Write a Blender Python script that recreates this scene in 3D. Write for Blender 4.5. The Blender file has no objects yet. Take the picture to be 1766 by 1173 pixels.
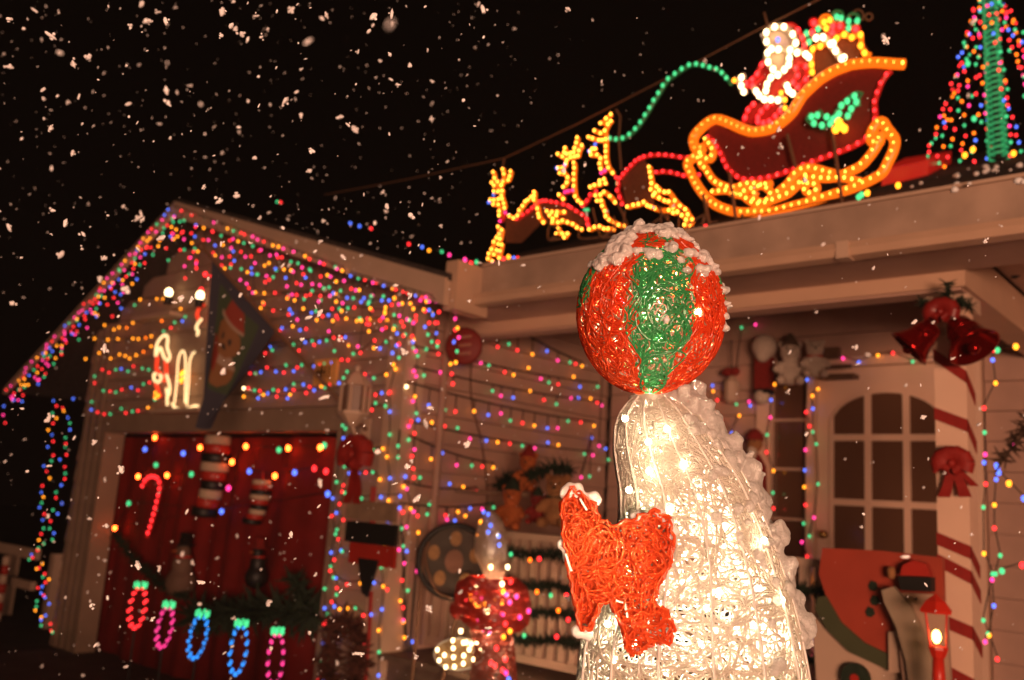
import bpy, bmesh, math, random
import numpy as np
from mathutils import Vector, Matrix
rnd = random.Random(7)
scene = bpy.context.scene
COL = scene.collection

# ------------------------------------------------------------------ camera
PW, PH, FPX = 1766.0, 1173.0, 1569.4
YAW, PITCH, ROLL = math.radians(41.39), math.radians(10.31), math.radians(3.73)
CAM = Vector((0, 0, 1.6))
_fh = Vector((-math.sin(YAW), math.cos(YAW), 0)); _r0 = Vector((math.cos(YAW), math.sin(YAW), 0)); _z = Vector((0, 0, 1))
_F = _fh*math.cos(PITCH) + _z*math.sin(PITCH); _u0 = _z*math.cos(PITCH) - _fh*math.sin(PITCH)
_R = _r0*math.cos(ROLL) + _u0*math.sin(ROLL); _U = _u0*math.cos(ROLL) - _r0*math.sin(ROLL)
cam_d = bpy.data.cameras.new('camera'); cam = bpy.data.objects.new('camera', cam_d); COL.objects.link(cam)
cam.matrix_world = Matrix(((_R.x, _U.x, -_F.x, CAM.x), (_R.y, _U.y, -_F.y, CAM.y), (_R.z, _U.z, -_F.z, CAM.z), (0, 0, 0, 1)))
cam_d.sensor_width = 36; cam_d.lens = FPX/PW*36; cam_d.clip_start = 0.05; cam_d.clip_end = 500
cam_d.dof.use_dof = True; cam_d.dof.focus_distance = 1.43; cam_d.dof.aperture_fstop = 3.8
scene.camera = cam
# ------------------------------------------------------------------ world, lamp, exposure
world = bpy.data.worlds.new('World'); scene.world = world; world.use_nodes = True
wn = world.node_tree.nodes; bg = wn['Background']
bg.inputs[0].default_value = (1.0, 0.5, 0.3, 1); bg.inputs[1].default_value = 0.0008
ld = bpy.data.lights.new('added_key_lamp', 'POINT'); lo = bpy.data.objects.new('added_key_lamp', ld); COL.objects.link(lo)  # unseen warm key lamp, added low at the front right to light the house
lo.location = (4.2, -3.6, 1.15); ld.energy = 3600; ld.color = (1.0, 0.535, 0.34); ld.shadow_soft_size = 1.25
vs = scene.view_settings
vs.view_transform = 'Standard'; vs.look = 'None'; vs.exposure = 0; vs.gamma = 1; vs.use_curve_mapping = False
scene.cycles.use_denoising = True
scene.cycles.max_bounces = 6; scene.cycles.diffuse_bounces = 2; scene.cycles.transparent_max_bounces = 12
scene.cycles.sample_clamp_indirect = 3.0

# ------------------------------------------------------------------ helpers
def ray(px, py): return _R*((px-PW/2)/FPX) - _U*((py-PH/2)/FPX) + _F
def onY(px, py, Y): d = ray(px, py); return CAM + d*(Y/d.y)
def onX(px, py, X): d = ray(px, py); return CAM + d*(X/d.x)
def onP(px, py, p0, n): d = ray(px, py); return CAM + d*((p0-CAM).dot(n)/d.dot(n))
MATS = {}
def newmat(name):
    m = bpy.data.materials.new(name); m.use_nodes = True; MATS[name] = m
    return m, m.node_tree.nodes, m.node_tree.links
def mat(name, col, rough=0.6, var=0.0, scale=20, bump=0.0, metal=0.0, spec=0.4):
    m, n, l = newmat(name); b = n['Principled BSDF']
    b.inputs['Base Color'].default_value = (*col, 1); b.inputs['Roughness'].default_value = rough
    b.inputs['Metallic'].default_value = metal; b.inputs['Specular IOR Level'].default_value = spec
    if var or bump:
        tc = n.new('ShaderNodeTexCoord'); no = n.new('ShaderNodeTexNoise'); no.inputs['Scale'].default_value = scale; no.inputs['Detail'].default_value = 6
        l.new(tc.outputs['Object'], no.inputs['Vector'])
        if var:
            mr = n.new('ShaderNodeMapRange'); mr.inputs[1].default_value = .3; mr.inputs[2].default_value = .7; mr.inputs[3].default_value = 1-var; mr.inputs[4].default_value = 1+var*.5
            l.new(no.outputs['Fac'], mr.inputs[0])
            mx = n.new('ShaderNodeMix'); mx.data_type = 'RGBA'; mx.blend_type = 'MULTIPLY'; mx.inputs[0].default_value = 1
            mx.inputs[6].default_value = (*col, 1); l.new(mr.outputs[0], mx.inputs[7]); l.new(mx.outputs[2], b.inputs['Base Color'])
        if bump:
            bp = n.new('ShaderNodeBump'); bp.inputs['Strength'].default_value = bump; bp.inputs['Distance'].default_value = .01
            l.new(no.outputs['Fac'], bp.inputs['Height']); l.new(bp.outputs[0], b.inputs['Normal'])
    return m
def emit(name, col, strength, base=None):
    m, n, l = newmat(name); b = n['Principled BSDF']
    b.inputs['Base Color'].default_value = (*(base or col), 1); b.inputs['Emission Color'].default_value = (*col, 1)
    b.inputs['Emission Strength'].default_value = strength; b.inputs['Roughness'].default_value = .3
    return m
def plastic(name, col, trans=0.45, gloss=0.15, emi=0.0):
    m, n, l = newmat(name); n.remove(n['Principled BSDF']); out = n['Material Output']
    d = n.new('ShaderNodeBsdfDiffuse'); t = n.new('ShaderNodeBsdfTranslucent'); g = n.new('ShaderNodeBsdfGlossy')
    d.inputs[0].default_value = t.inputs[0].default_value = (*col, 1); g.inputs[0].default_value = (1, 1, 1, 1); g.inputs[1].default_value = .12
    a = n.new('ShaderNodeMixShader'); a.inputs[0].default_value = trans; l.new(d.outputs[0], a.inputs[1]); l.new(t.outputs[0], a.inputs[2])
    c = n.new('ShaderNodeMixShader'); c.inputs[0].default_value = gloss; l.new(a.outputs[0], c.inputs[1]); l.new(g.outputs[0], c.inputs[2])
    l.new(c.outputs[0], out.inputs[0])
    return m
class MB:
    def __init__(s): s.v = []; s.f = []; s.c = []
    def box(s, a, b):
        x0, y0, z0 = a; x1, y1, z1 = b; i = len(s.v)
        s.v += [Vector(p) for p in ((x0,y0,z0),(x1,y0,z0),(x1,y1,z0),(x0,y1,z0),(x0,y0,z1),(x1,y0,z1),(x1,y1,z1),(x0,y1,z1))]
        s.f += [tuple(i+k for k in q) for q in ((0,3,2,1),(4,5,6,7),(0,1,5,4),(1,2,6,5),(2,3,7,6),(3,0,4,7))]; return s
    def prism(s, pts, ext):                                   # polygon pts (3-D) extruded by vector ext
        i = len(s.v); n = len(pts); e = Vector(ext)
        s.v += [Vector(p) for p in pts] + [Vector(p)+e for p in pts]
        s.f += [tuple(range(i, i+n)), tuple(range(i+2*n-1, i+n-1, -1))]
        s.f += [(i+(k+1) % n, i+k, i+n+k, i+n+(k+1) % n) for k in range(n)]; return s
    def ell(s, c, r, seg=10, rings=6, M=None, jit=0):
        c = Vector(c); r = Vector(r) if hasattr(r, '__len__') else Vector((r,)*3); i = len(s.v); M = M or Matrix.Identity(3)
        def P(a, b):
            v = Vector((math.cos(a)*math.sin(b)*r.x, math.sin(a)*math.sin(b)*r.y, math.cos(b)*r.z))*(1+(rnd.uniform(-jit, jit) if jit else 0))
            return c + M@v
        s.v.append(P(0, 0))
        for k in range(1, rings):
            for j in range(seg): s.v.append(P(j*math.tau/seg, k*math.pi/rings))
        s.v.append(P(0, math.pi)); L = len(s.v)-1
        for j in range(seg):
            s.f.append((i, i+1+j, i+1+(j+1) % seg)); s.f.append((L, L-seg+(j+1) % seg, L-seg+j))
            for k in range(rings-2):
                a = i+1+k*seg; s.f.append((a+j, a+seg+j, a+seg+(j+1) % seg, a+(j+1) % seg))
        return s
    def lathe(s, prof, base, axis=(0, 0, 1), seg=16):          # prof: (radius, height)
        ax = Vector(axis).normalized(); u = ax.orthogonal().normalized(); w = ax.cross(u); i = len(s.v); b = Vector(base)
        for r, h in prof:
            for j in range(seg): a = j*math.tau/seg; s.v.append(b + ax*h + (u*math.cos(a)+w*math.sin(a))*r)
        for k in range(len(prof)-1):
            for j in range(seg): s.f.append((i+k*seg+j, i+k*seg+(j+1) % seg, i+(k+1)*seg+(j+1) % seg, i+(k+1)*seg+j))
        s.f.append(tuple(i+j for j in range(seg))[::-1]); s.f.append(tuple(i+(len(prof)-1)*seg+j for j in range(seg))); return s
    def grid(s, fn, nu, nv):
        i = len(s.v)
        for a in range(nu+1):
            for b in range(nv+1): s.v.append(Vector(fn(a/nu, b/nv)))
        for a in range(nu):
            for b in range(nv): k = i+a*(nv+1)+b; s.f.append((k, k+nv+1, k+nv+2, k+1))
        return s
def finish(name, me, m, parent, smooth, center):
    if m is not None: me.materials.append(m)
    if smooth: me.polygons.foreach_set('use_smooth', [True]*len(me.polygons))
    o = bpy.data.objects.new(name, me); COL.objects.link(o)
    if parent is not None:
        o.parent = parent; o.location = center - wloc(parent)
    else: o.location = center
    return o
def wloc(o):
    v = Vector(o.location)
    while o.parent: o = o.parent; v += Vector(o.location)
    return v
def obj(name, mb, m, parent=None, smooth=False, origin=None):
    c = origin if origin is not None else sum(mb.v, Vector())/len(mb.v)
    me = bpy.data.meshes.new(name); me.from_pydata([tuple(p-c) for p in mb.v], [], mb.f); me.update()
    return finish(name, me, m, parent, smooth, c)
def tube_mesh(name, paths, r, res=1, cyclic=False):
    cu = bpy.data.curves.new(name, 'CURVE'); cu.dimensions = '3D'; cu.bevel_depth = r; cu.bevel_resolution = res; cu.use_fill_caps = True
    for p in paths:
        sp = cu.splines.new('POLY'); sp.points.add(len(p)-1); sp.use_cyclic_u = cyclic
        sp.points.foreach_set('co', [x for q in p for x in (q[0], q[1], q[2], 1)])
    t = bpy.data.objects.new('tmp', cu); me = bpy.data.meshes.new_from_object(t); bpy.data.objects.remove(t); bpy.data.curves.remove(cu)
    return me
def tubes(name, paths, r, m, parent=None, res=1, cyclic=False):
    n = sum(len(p) for p in paths); c = sum((Vector(q) for p in paths for q in p), Vector())/n
    me = tube_mesh(name, [[Vector(q)-c for q in p] for p in paths], r, res, cyclic); me.name = name
    return finish(name, me, m, parent, True, c)
def tag(o, label, cat=None, group=None, kind=None):
    if label: o['label'] = label
    if cat: o['category'] = cat
    if group: o['group'] = group
    if kind: o['kind'] = kind
    return o
def thing(name, label, cat, loc, group=None):
    o = bpy.data.objects.new(name, None); COL.objects.link(o); o.location = Vector(loc); o.empty_display_size = .1
    return tag(o, label, cat, group)
def blob(name, balls, m, parent=None, vox=.008, jit=0, seg=12, rings=8, lump=0):
    mb = MB()
    for b in balls: mb.ell(b[0], b[1], seg, rings, jit=jit)
    o = obj(name, mb, m, parent, True)
    md = o.modifiers.new('r', 'REMESH'); md.mode = 'VOXEL'; md.voxel_size = vox; md.use_smooth_shade = True
    sm = o.modifiers.new('s', 'SMOOTH'); sm.factor = .5; sm.iterations = 14 if lump else 2
    if lump:
        tx = bpy.data.textures.new('lumps', 'CLOUDS'); tx.noise_scale = lump*2; tx.noise_depth = 2
        dm = o.modifiers.new('d', 'DISPLACE'); dm.texture = tx; dm.strength = lump*1.5; dm.mid_level = .4; dm.texture_coords = 'LOCAL'
    return o
def smooth_path(pts, n=4):
    pts = [Vector(p) for p in pts]; out = []
    for i in range(len(pts)-1):
        p0 = pts[max(i-1, 0)]; p1 = pts[i]; p2 = pts[i+1]; p3 = pts[min(i+2, len(pts)-1)]
        for k in range(n):
            t = k/n; out.append(.5*((2*p1)+(p2-p0)*t+(2*p0-5*p1+4*p2-p3)*t*t+(3*p1-p0-3*p2+p3)*t**3))
    return out+[pts[-1]]
def sample(path, step):
    out = [path[0]]; acc = 0
    for a, b in zip(path, path[1:]):
        L = (b-a).length; d = step-acc
        while d <= L: out.append(a+(b-a)*(d/L)); d += step
        acc = (acc+L) % step if L else acc
    return out

# ------------------------------------------------------------------ materials
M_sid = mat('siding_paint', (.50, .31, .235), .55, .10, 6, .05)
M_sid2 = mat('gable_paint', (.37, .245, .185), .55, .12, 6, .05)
M_trim = mat('trim_paint', (.58, .40, .29), .5, .10, 5, .05)
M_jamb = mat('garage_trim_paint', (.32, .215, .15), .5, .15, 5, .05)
M_door = mat('door_paint', (.82, .55, .40), .45, .06, 5, .03)
M_gut = mat('gutter_paint', (.58, .37, .25), .4, .08, 5)
M_fas = mat('fascia_paint', (.44, .30, .22), .65, .28, 5, .15)
M_roof = mat('roof_shingle', (.05, .035, .03), .9, .4, 30, .6)
M_ground = mat('ground_dark', (.045, .03, .022), .9, .5, 3, .6)
M_deck = mat('deck_boards', (.16, .10, .07), .7, .3, 9, .2)
M_glass = mat('window_glass', (.13, .062, .036), .10, 0, 1, 0, 0, .6)  # brown base colour stands in for light veil and reflection over the dark panes
M_black = mat('black_paint', (.012, .010, .009), .5)
M_wire = mat('green_wire', (.012, .016, .010), .5)
M_brownwire = mat('brown_cable', (.16, .075, .04), .6)
M_metal = mat('white_frame_metal', (.75, .72, .66), .35)
M_redpaint = mat('red_paint', (.42, .025, .015), .45, .1, 12)
M_redcloth = mat('red_cloth', (.19, .006, .004), .8, .25, 5, .3)
M_ribbon = mat('red_ribbon', (.30, .014, .009), .65, .15, 25, .1)
M_sock = mat('cream_knit', (.55, .40, .28), .9, .1, 40, .3)
M_navy = mat('navy_cloth', (.035, .032, .06), .85, .2, 30)
M_white = mat('white_plush', (.62, .50, .40), .95, .15, 60, .6)
M_tan = mat('tan_plush', (.34, .15, .055), .95, .2, 60, .6)
M_orange = mat('orange_plush', (.48, .12, .03), .95, .2, 60, .6)
M_brown = mat('brown_plush', (.09, .05, .03), .95, .2, 60, .6)
M_redplush = mat('red_plush', (.24, .016, .012), .95, .2, 60, .5)
M_green = mat('dark_green', (.014, .026, .012), .8, .3, 30, .4)
M_snow = mat('snow', (.93, .90, .88), .6, .05, 60, .15)
M_snowtr = plastic('melting_snow', (.95, .93, .90), .6, .05)
M_snowball = plastic('wet_snow', (.95, .93, .90), .35, .04)
for mm in (M_snowball, M_snowtr):
    n, l = mm.node_tree.nodes, mm.node_tree.links; tc = n.new('ShaderNodeTexCoord'); no = n.new('ShaderNodeTexNoise'); no.inputs['Scale'].default_value = 260; no.inputs['Detail'].default_value = 4
    bpn = n.new('ShaderNodeBump'); bpn.inputs['Strength'].default_value = .8; bpn.inputs['Distance'].default_value = .003
    l.new(tc.outputs['Object'], no.inputs['Vector']); l.new(no.outputs['Fac'], bpn.inputs['Height'])
    for nd in n:
        if nd.bl_idname.startswith('ShaderNodeBsdf'): l.new(bpn.outputs[0], nd.inputs['Normal'])
M_flake = mat('snow_flake', (.97, .95, .97), .8)
M_wood = mat('weathered_wood', (.30, .19, .12), .7, .25, 14, .3)
M_coat = mat('coat_net', (.40, .02, .016), .8, .2, 60)
M_net = mat('dark_red_net', (.17, .012, .008), .8, .2, 60)
M_netbr = mat('brown_net', (.14, .045, .018), .9, .3, 80)
M_shinyred = mat('shiny_red_foil', (.30, .006, .006), .12, 0, 1, 0, .8)
BC = {'r': ((1, .026, .03), 3.2), 'p': ((1, .04, .26), 3.0), 'g': ((.05, .55, .20), 1.9), 'b': ((.08, .17, .9), 2.6),
      'a': ((1, .30, .015), 4.0), 'w': ((1, .72, .36), 7.0), 'o': ((1, .17, .008), 3.4), 'y': ((1, .38, .04), 8.5), 'c': ((.02, .22, .75), 2.2), 'm': ((.85, .04, .24), 1.8), 'k': ((1, .10, .012), 18.0)}
BULB = {k: emit('bulb_'+n, BC[k][0], BC[k][1]) for k, n in zip('rpgbawoycmk', ('red', 'pink', 'green', 'blue', 'amber', 'warm_white', 'orange', 'yellow', 'cyan', 'magenta', 'hot_orange'))}
ROPE = {'a': emit('amber_rope', (1, .15, .005), 1.15, (.5, .13, .01)), 'r': emit('red_rope', (1, .012, .008), .40, (.35, .02, .02)),
        'g': emit('green_rope', (.02, .35, .10), .10, (.05, .2, .08)), 'w': emit('white_rope', (1, .62, .34), .22, (.5, .4, .3)),
        'W': emit('bright_white_rope', (1, .68, .32), 1.6), 'R': emit('bright_red_rope', (1, .06, .02), .9), 'G': emit('bright_green_rope', (.05, .55, .20), .40)}
_bm = {}
def bulb_mesh(c, r):
    k = (c, round(r, 4))
    if k not in _bm:
        mb = MB().ell((0, 0, 0), (r, r, r*1.25), 7, 5); me = bpy.data.meshes.new('bulb'); me.from_pydata([tuple(p) for p in mb.v], [], mb.f)
        me.materials.append(BULB[c]); me.polygons.foreach_set('use_smooth', [True]*len(me.polygons)); _bm[k] = me
    return _bm[k]
def bulbs(parent, pts, cols, r=.011, name='bulb'):
    base = wloc(parent)
    for i, p in enumerate(pts):
        o = bpy.data.objects.new(name, bulb_mesh(cols[i % len(cols)], r)); COL.objects.link(o); o.parent = parent; o.location = Vector(p)-base
def light_string(label, pts, cols, r=.011, group=None, sag=0, wire=True, name='light_string', off=(0, 0, .012)):
    t = thing(name, label, 'string lights', pts[0], group)
    if wire and len(pts) > 1: tubes('wire', [[Vector(p)+Vector(off) for p in pts]], .0028, M_wire, t)
    bulbs(t, pts, cols, r); return t
def mix(seed, n, pool='rpgbag'):
    q = random.Random(seed); out = []; last = ''
    for _ in range(n):
        c = q.choice(pool)
        while c == last: c = q.choice(pool)
        out.append(c); last = c
    return ''.join(out)
Z1 = lambda p: (p[0]*.3836, 300+p[1]*.3836)
Z3 = lambda p: (250+p[0]*.307, 400+p[1]*.307)
ZS = lambda p: (680+p[0]*.324, 450+p[1]*.324)
ZT = lambda p: (680+p[0]*.3605, 750+p[1]*.3605)
Z5 = lambda p: (800+p[0]*.2984, 150+p[1]*.2984)
Z6 = lambda p: (1150+p[0]*.3488, p[1]*.3488)
Z9 = lambda p: (1260+p[0]*.1875, p[1]*.1875)

# ------------------------------------------------------------------ ground
GX, GY, DY = -3.99, 3.60, 5.70
def gz(x, y):
    a = min(max((x+4.3)/1.8, 0), 1); a = a*a*(3-2*a)
    return .2 + .5*a
mb = MB(); mb.grid(lambda u, v: (-45+u*75, -30+v*75, gz(-45+u*75, -30+v*75)-.02), 150, 40)
tag(obj('ground', mb, M_ground, smooth=True), 'dark bare yard in front of the house at night', kind='structure')
mb = MB(); mb.grid(lambda u, v: (-7.9+u*3.6, -6+v*9.9, .205), 6, 12)
tag(obj('driveway', mb, mat('drive_concrete', (.075, .05, .04), .85, .35, 4, .3)), 'dark driveway leading to the garage', kind='structure')
mb = MB().box((GX+.01, 3.62, .16), (-.9, DY-.01, .72)); mb.box((GX+.01, 3.56, .72), (-.86, DY-.01, .75))
tag(obj('porch_floor', mb, M_deck), 'raised wooden porch floor before the front door', kind='structure')

# ------------------------------------------------------------------ house
house = thing('house', 'low pale clapboard house with garage wing and covered porch under christmas lights', 'house', (-4, 5, .2))
PK, LE, RE = onY(300, 347, 3.26), onY(6, 670, 3.26), onY(768, 478, 3.26)
PK.z -= .03; RE.z -= .02
def lz(z): return PK.x + (z-PK.z)*(PK.x-LE.x)/(PK.z-LE.z)
def rz(z): return PK.x + (z-PK.z)*(RE.x-PK.x)/(RE.z-PK.z)
def plank_front(x0, x1, z0, z1, Y, m, name='siding_plank'):
    mb = MB().prism([(x0, Y-.016, z0), (x1, Y-.016, z0), (x1, Y+.02, z0), (x0, Y+.02, z0)], (0, 0, z1-z0))
    for k in (4, 5): mb.v[k].y += .012
    return obj(name, mb, m, house)
OX0, OX1, OZ = -7.63, -4.53, 1.99
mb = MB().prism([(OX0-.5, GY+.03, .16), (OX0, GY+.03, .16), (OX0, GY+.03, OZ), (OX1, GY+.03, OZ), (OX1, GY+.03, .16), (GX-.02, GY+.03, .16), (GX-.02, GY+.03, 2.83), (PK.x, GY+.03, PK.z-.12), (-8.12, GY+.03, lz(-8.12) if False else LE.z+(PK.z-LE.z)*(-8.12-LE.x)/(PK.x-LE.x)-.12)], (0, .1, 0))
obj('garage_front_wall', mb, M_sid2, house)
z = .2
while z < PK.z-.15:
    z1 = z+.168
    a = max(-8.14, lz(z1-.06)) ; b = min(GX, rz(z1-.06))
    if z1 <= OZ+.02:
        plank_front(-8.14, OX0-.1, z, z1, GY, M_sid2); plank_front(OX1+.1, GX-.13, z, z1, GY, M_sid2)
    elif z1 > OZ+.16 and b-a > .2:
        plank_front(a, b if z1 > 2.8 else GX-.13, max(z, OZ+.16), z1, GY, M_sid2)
    z += .172
# garage opening trim and interior
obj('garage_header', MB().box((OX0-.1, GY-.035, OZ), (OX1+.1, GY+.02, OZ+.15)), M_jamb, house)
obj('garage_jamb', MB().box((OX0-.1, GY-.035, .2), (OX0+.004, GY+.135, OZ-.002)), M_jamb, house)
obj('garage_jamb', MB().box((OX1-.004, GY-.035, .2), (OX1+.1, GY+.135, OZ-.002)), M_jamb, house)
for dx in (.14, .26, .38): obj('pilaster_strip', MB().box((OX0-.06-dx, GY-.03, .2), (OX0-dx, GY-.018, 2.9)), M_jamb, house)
obj('corner_trim', MB().box((GX-.13, GY-.035, .2), (GX+.03, GY-.016, 2.83)), M_trim, house)
obj('corner_trim', MB().box((GX+.004, GY-.014, .2), (GX+.03, GY+.12, 2.83)), M_trim, house)
# garage side wall with lap siding
obj('garage_side_wall', MB().box((GX-.14, GY+.14, .2), (GX-.03, DY, 2.95)), M_sid, house)
z = .74
while z < 2.9:
    mb = MB().box((GX-.029, GY+.122, z), (GX+.016, DY-.03, z+.168))
    for k in (5, 6): mb.v[k].x -= .012
    obj('siding_plank', mb, M_sid, house); z += .172
# door wall
DX0, DX1 = -2.36, -1.50
WX0, WX1 = -2.665, -2.42
obj('door_wall', MB().box((GX, DY+.05, .7), (3.2, DY+.15, 3.2)), M_sid, house)
z = .76
while z < 3.1:
    for (x0, x1) in ((GX+.02, WX0-.11), (DX1+.13, 3.1)) if z < 2.55 else ((GX+.02, 3.1),):
        mb = MB().box((x0, DY-.015, z), (x1, DY+.049, z+.168))
        for k in (4, 5): mb.v[k].y += .012
        obj('siding_plank', mb, M_sid, house)
    z += .172
# door with arched nine-pane glass
def Dp(px, py): p = onY(px, py, DY); return p.x, p.z
door = obj('front_door', MB().box((DX0, DY-.004, .76), (DX1, DY+.046, 2.60)), M_door, house)
gx0, gx1 = -2.25, -1.615; zb, zt = 1.02, 2.43
def arch(x): c = (gx0+gx1)/2; h = (gx1-gx0)/2; return zt-.19+.19*math.sqrt(max(0, 1-((x-c)/h)**2*.93))
cols = [gx0, gx0+.195, gx0+.235, gx0+.425, gx0+.465, gx1]; rows = [1.02, 1.33, 1.37, 1.735, 1.775, 2.135, 2.175]
for ci in range(3):
    x0, x1 = cols[2*ci], cols[2*ci+1]
    for ri in range(3):
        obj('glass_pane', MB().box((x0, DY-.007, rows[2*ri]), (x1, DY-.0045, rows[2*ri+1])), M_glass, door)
    top = [(x0+(x1-x0)*k/8, DY-.007, arch(x0+(x1-x0)*k/8)) for k in range(9)]
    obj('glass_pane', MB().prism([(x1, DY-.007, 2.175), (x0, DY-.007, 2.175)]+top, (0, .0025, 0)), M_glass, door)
for x in (cols[1], cols[3]): obj('muntin', MB().box((x, DY-.022, 1.02), (x+.04, DY-.0072, 2.43)), M_door, door)
for k in (1, 3, 5):
    for ci in range(3): obj('muntin', MB().box((cols[2*ci], DY-.02, rows[k]), (cols[2*ci+1], DY-.0072, rows[k+1])), M_door, door)
fr = MB(); N = 16
for k in range(N):
    xa = gx0+(gx1-gx0)*k/N; xb = gx0+(gx1-gx0)*(k+1)/N
    fr.prism([(xa, DY-.02, arch(xa)), (xb, DY-.02, arch(xb)), (xb, DY-.02, arch(xb)+.025), (xa, DY-.02, arch(xa)+.025)], (0, .0128, 0))
fr.box((gx0-.025, DY-.02, 1.0), (gx0, DY-.0072, arch(gx0))); fr.box((gx1, DY-.02, 1.0), (gx1+.025, DY-.0072, arch(gx1)))
obj('glass_frame', fr, M_door, door)
obj('handle', MB().ell((DX0+.06, DY-.05, 1.55), .028).box((DX0+.05, DY-.045, 1.54), (DX0+.07, DY-.005, 1.56)), mat('brass', (.5, .3, .1), .3, metal=1), door, True)
for a, b in (((DX0-.055, DY-.05, .76), (DX0-.003, DY+.049, 2.66)), ((DX1+.003, DY-.05, .76), (DX1+.12, DY+.049, 2.66)), ((DX0-.003, DY-.05, 2.604), (DX1+.003, DY+.049, 2.66))):
    obj('door_casing', MB().box(a, b), M_door, house)
# sidelight
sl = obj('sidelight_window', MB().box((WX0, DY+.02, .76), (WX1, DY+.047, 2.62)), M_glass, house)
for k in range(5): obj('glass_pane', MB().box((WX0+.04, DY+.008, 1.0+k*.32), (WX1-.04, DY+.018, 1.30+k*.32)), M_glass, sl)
for k in range(6): obj('muntin', MB().box((WX0+.002, DY-.004, .982+k*.32), (WX1-.002, DY+.019, 1.0+k*.32)), M_trim, sl)
for a, b in (((WX0-.1, DY-.04, .76), (WX0-.001, DY+.049, 2.66)), ((WX0, DY-.04, 2.622), (WX1, DY+.049, 2.66)), ((WX1+.001, DY-.045, .76), (DX0-.058, DY+.049, 2.66))):
    obj('window_casing', MB().box(a, b), M_door, house)
# porch roof, fascia, gutter, beam, column
FY = 3.5
obj('porch_roof', MB().prism([(GX+.2, FY+.05, 2.90), (3.2, FY+.05, 2.90), (3.2, 9.0, 5.2), (GX+.2, 9.0, 5.2)], (0, 0, -.05)), M_roof, house)
for x0, x1 in ((GX+.66, -2.05), (-2.046, -.2), (-.196, 3.2)): obj('porch_fascia', MB().box((x0, FY, 2.71), (x1, FY+.05, 2.872)), M_fas, house)
obj('drip_edge', MB().box((GX+.66, FY-.012, 2.874), (3.2, FY+.05, 2.888)), M_trim, house)
for x0 in (-2.6, -1.35, .1): obj('gutter_joint', MB().box((x0, FY-.069, 2.642), (x0+.05, FY-.003, 2.711)), M_trim, house)
gt = MB()
prof = [(-.002, 2.645), (-.055, 2.652), (-.066, 2.68), (-.058, 2.708), (-.002, 2.709)]
gt.prism([(GX+.66, FY+y, z) for y, z in prof], (3.2-GX-.66, 0, 0)); obj('gutter', gt, M_gut, house)
obj('soffit', MB().box((GX+.4, FY+.052, 2.665), (3.2, 3.9, 2.68)), M_sid, house)
BX = -1.0
obj('porch_beam', MB().box((GX+.02, 3.9, 2.6), (BX, 4.04, 2.78)), M_gut, house)
obj('porch_frieze', MB().box((GX+.02, 3.93, 2.782), (BX-.03, 4.02, 3.05)), M_sid, house)
obj('porch_beam', MB().box((BX-.14, 4.042, 2.6), (BX, DY-.03, 2.78)), M_gut, house)
obj('porch_frieze', MB().box((BX-.11, 4.042, 2.782), (BX-.03, DY-.03, 3.05)), M_sid, house)
obj('beam_molding', MB().box((GX+.02, 3.915, 2.588), (BX-.02, 4.03, 2.599)), M_sid, house)
obj('porch_ceiling', MB().box((GX+.02, 4.05, 3.06), (BX, DY+.04, 3.08)), M_sid, house)
obj('eave_ceiling', MB().box((BX+.002, 3.92, 2.80), (3.2, DY+.04, 2.815)), M_sid, house)
colm = obj('porch_column', MB().box((-1.125, 3.9, .75), (-1.005, 4.02, 2.5)), M_door, house)
obj('column_capital', MB().box((-1.15, 3.875, 2.5), (-.98, 4.045, 2.56)).box((-1.135, 3.89, 2.4), (-.995, 4.03, 2.43)), M_trim, colm)
zz = 2.36
for pyl, pyr in ((600, 640), (702, 724), (918, 942), (955, 985), (1056, 1080), (1140, 1170)):
    zl = onY(1622, pyl, 3.9).z; zr = onY(1670, pyr, 3.9).z; h = .05
    mb = MB()
    q = [(-1.128, 3.897, zl), (-1.002, 3.897, zr), (-1.002, 3.897, zr-h), (-1.128, 3.897, zl-h)]
    mb.prism(q, (0, .002, 0))
    mb.prism([(-1.002, 3.897, zr), (-1.002, 4.02, zr-.075), (-1.002, 4.02, zr-.075-h), (-1.002, 3.897, zr-h)], (-.002, 0, 0))
    obj('ribbon_stripe', mb, M_ribbon, colm)
# garage roof and barge boards
RT = .07
obj('garage_roof', MB().prism([(LE.x, 3.28, LE.z+.015), (PK.x, 3.28, PK.z+.05), (PK.x, 9, PK.z+.05), (LE.x, 9, LE.z+.015)], (0, 0, -.04)), M_roof, house)
obj('garage_roof', MB().prism([(PK.x+.001, 3.28, PK.z+.06), (RE.x, 3.28, RE.z+.05), (RE.x, 9, RE.z+.05), (PK.x+.001, 9, PK.z+.06)], (0, 0, -.04)), M_roof, house)
obj('barge_board', MB().prism([(LE.x, 3.26, LE.z), (PK.x, 3.26, PK.z+.03), (PK.x, 3.26, PK.z-.06), (LE.x, 3.26, LE.z-.05)], (0, .04, 0)), M_trim, house)
obj('barge_board', MB().prism([(PK.x+.001, 3.26, PK.z+.03), (RE.x, 3.26, RE.z+.02), (RE.x, 3.26, RE.z-.13), (PK.x+.001, 3.26, PK.z-.09)], (0, .04, 0)), M_trim, house)
obj('gable_soffit', MB().prism([(PK.x, 3.3, PK.z-.05), (RE.x, 3.3, RE.z-.06), (RE.x, GY-.02, RE.z-.06), (PK.x, GY-.02, PK.z-.05)], (0, 0, -.02)), M_sid2, house)
obj('eave_return', MB().box((RE.x-.05, 3.31, 2.60), (GX+.658, 3.56, 2.868)), M_gut, house)
obj('downpipe', MB().lathe([(.022, 0), (.022, 1.9)], (GX+.06, 3.86, .78)), M_sid, house, True)
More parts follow.
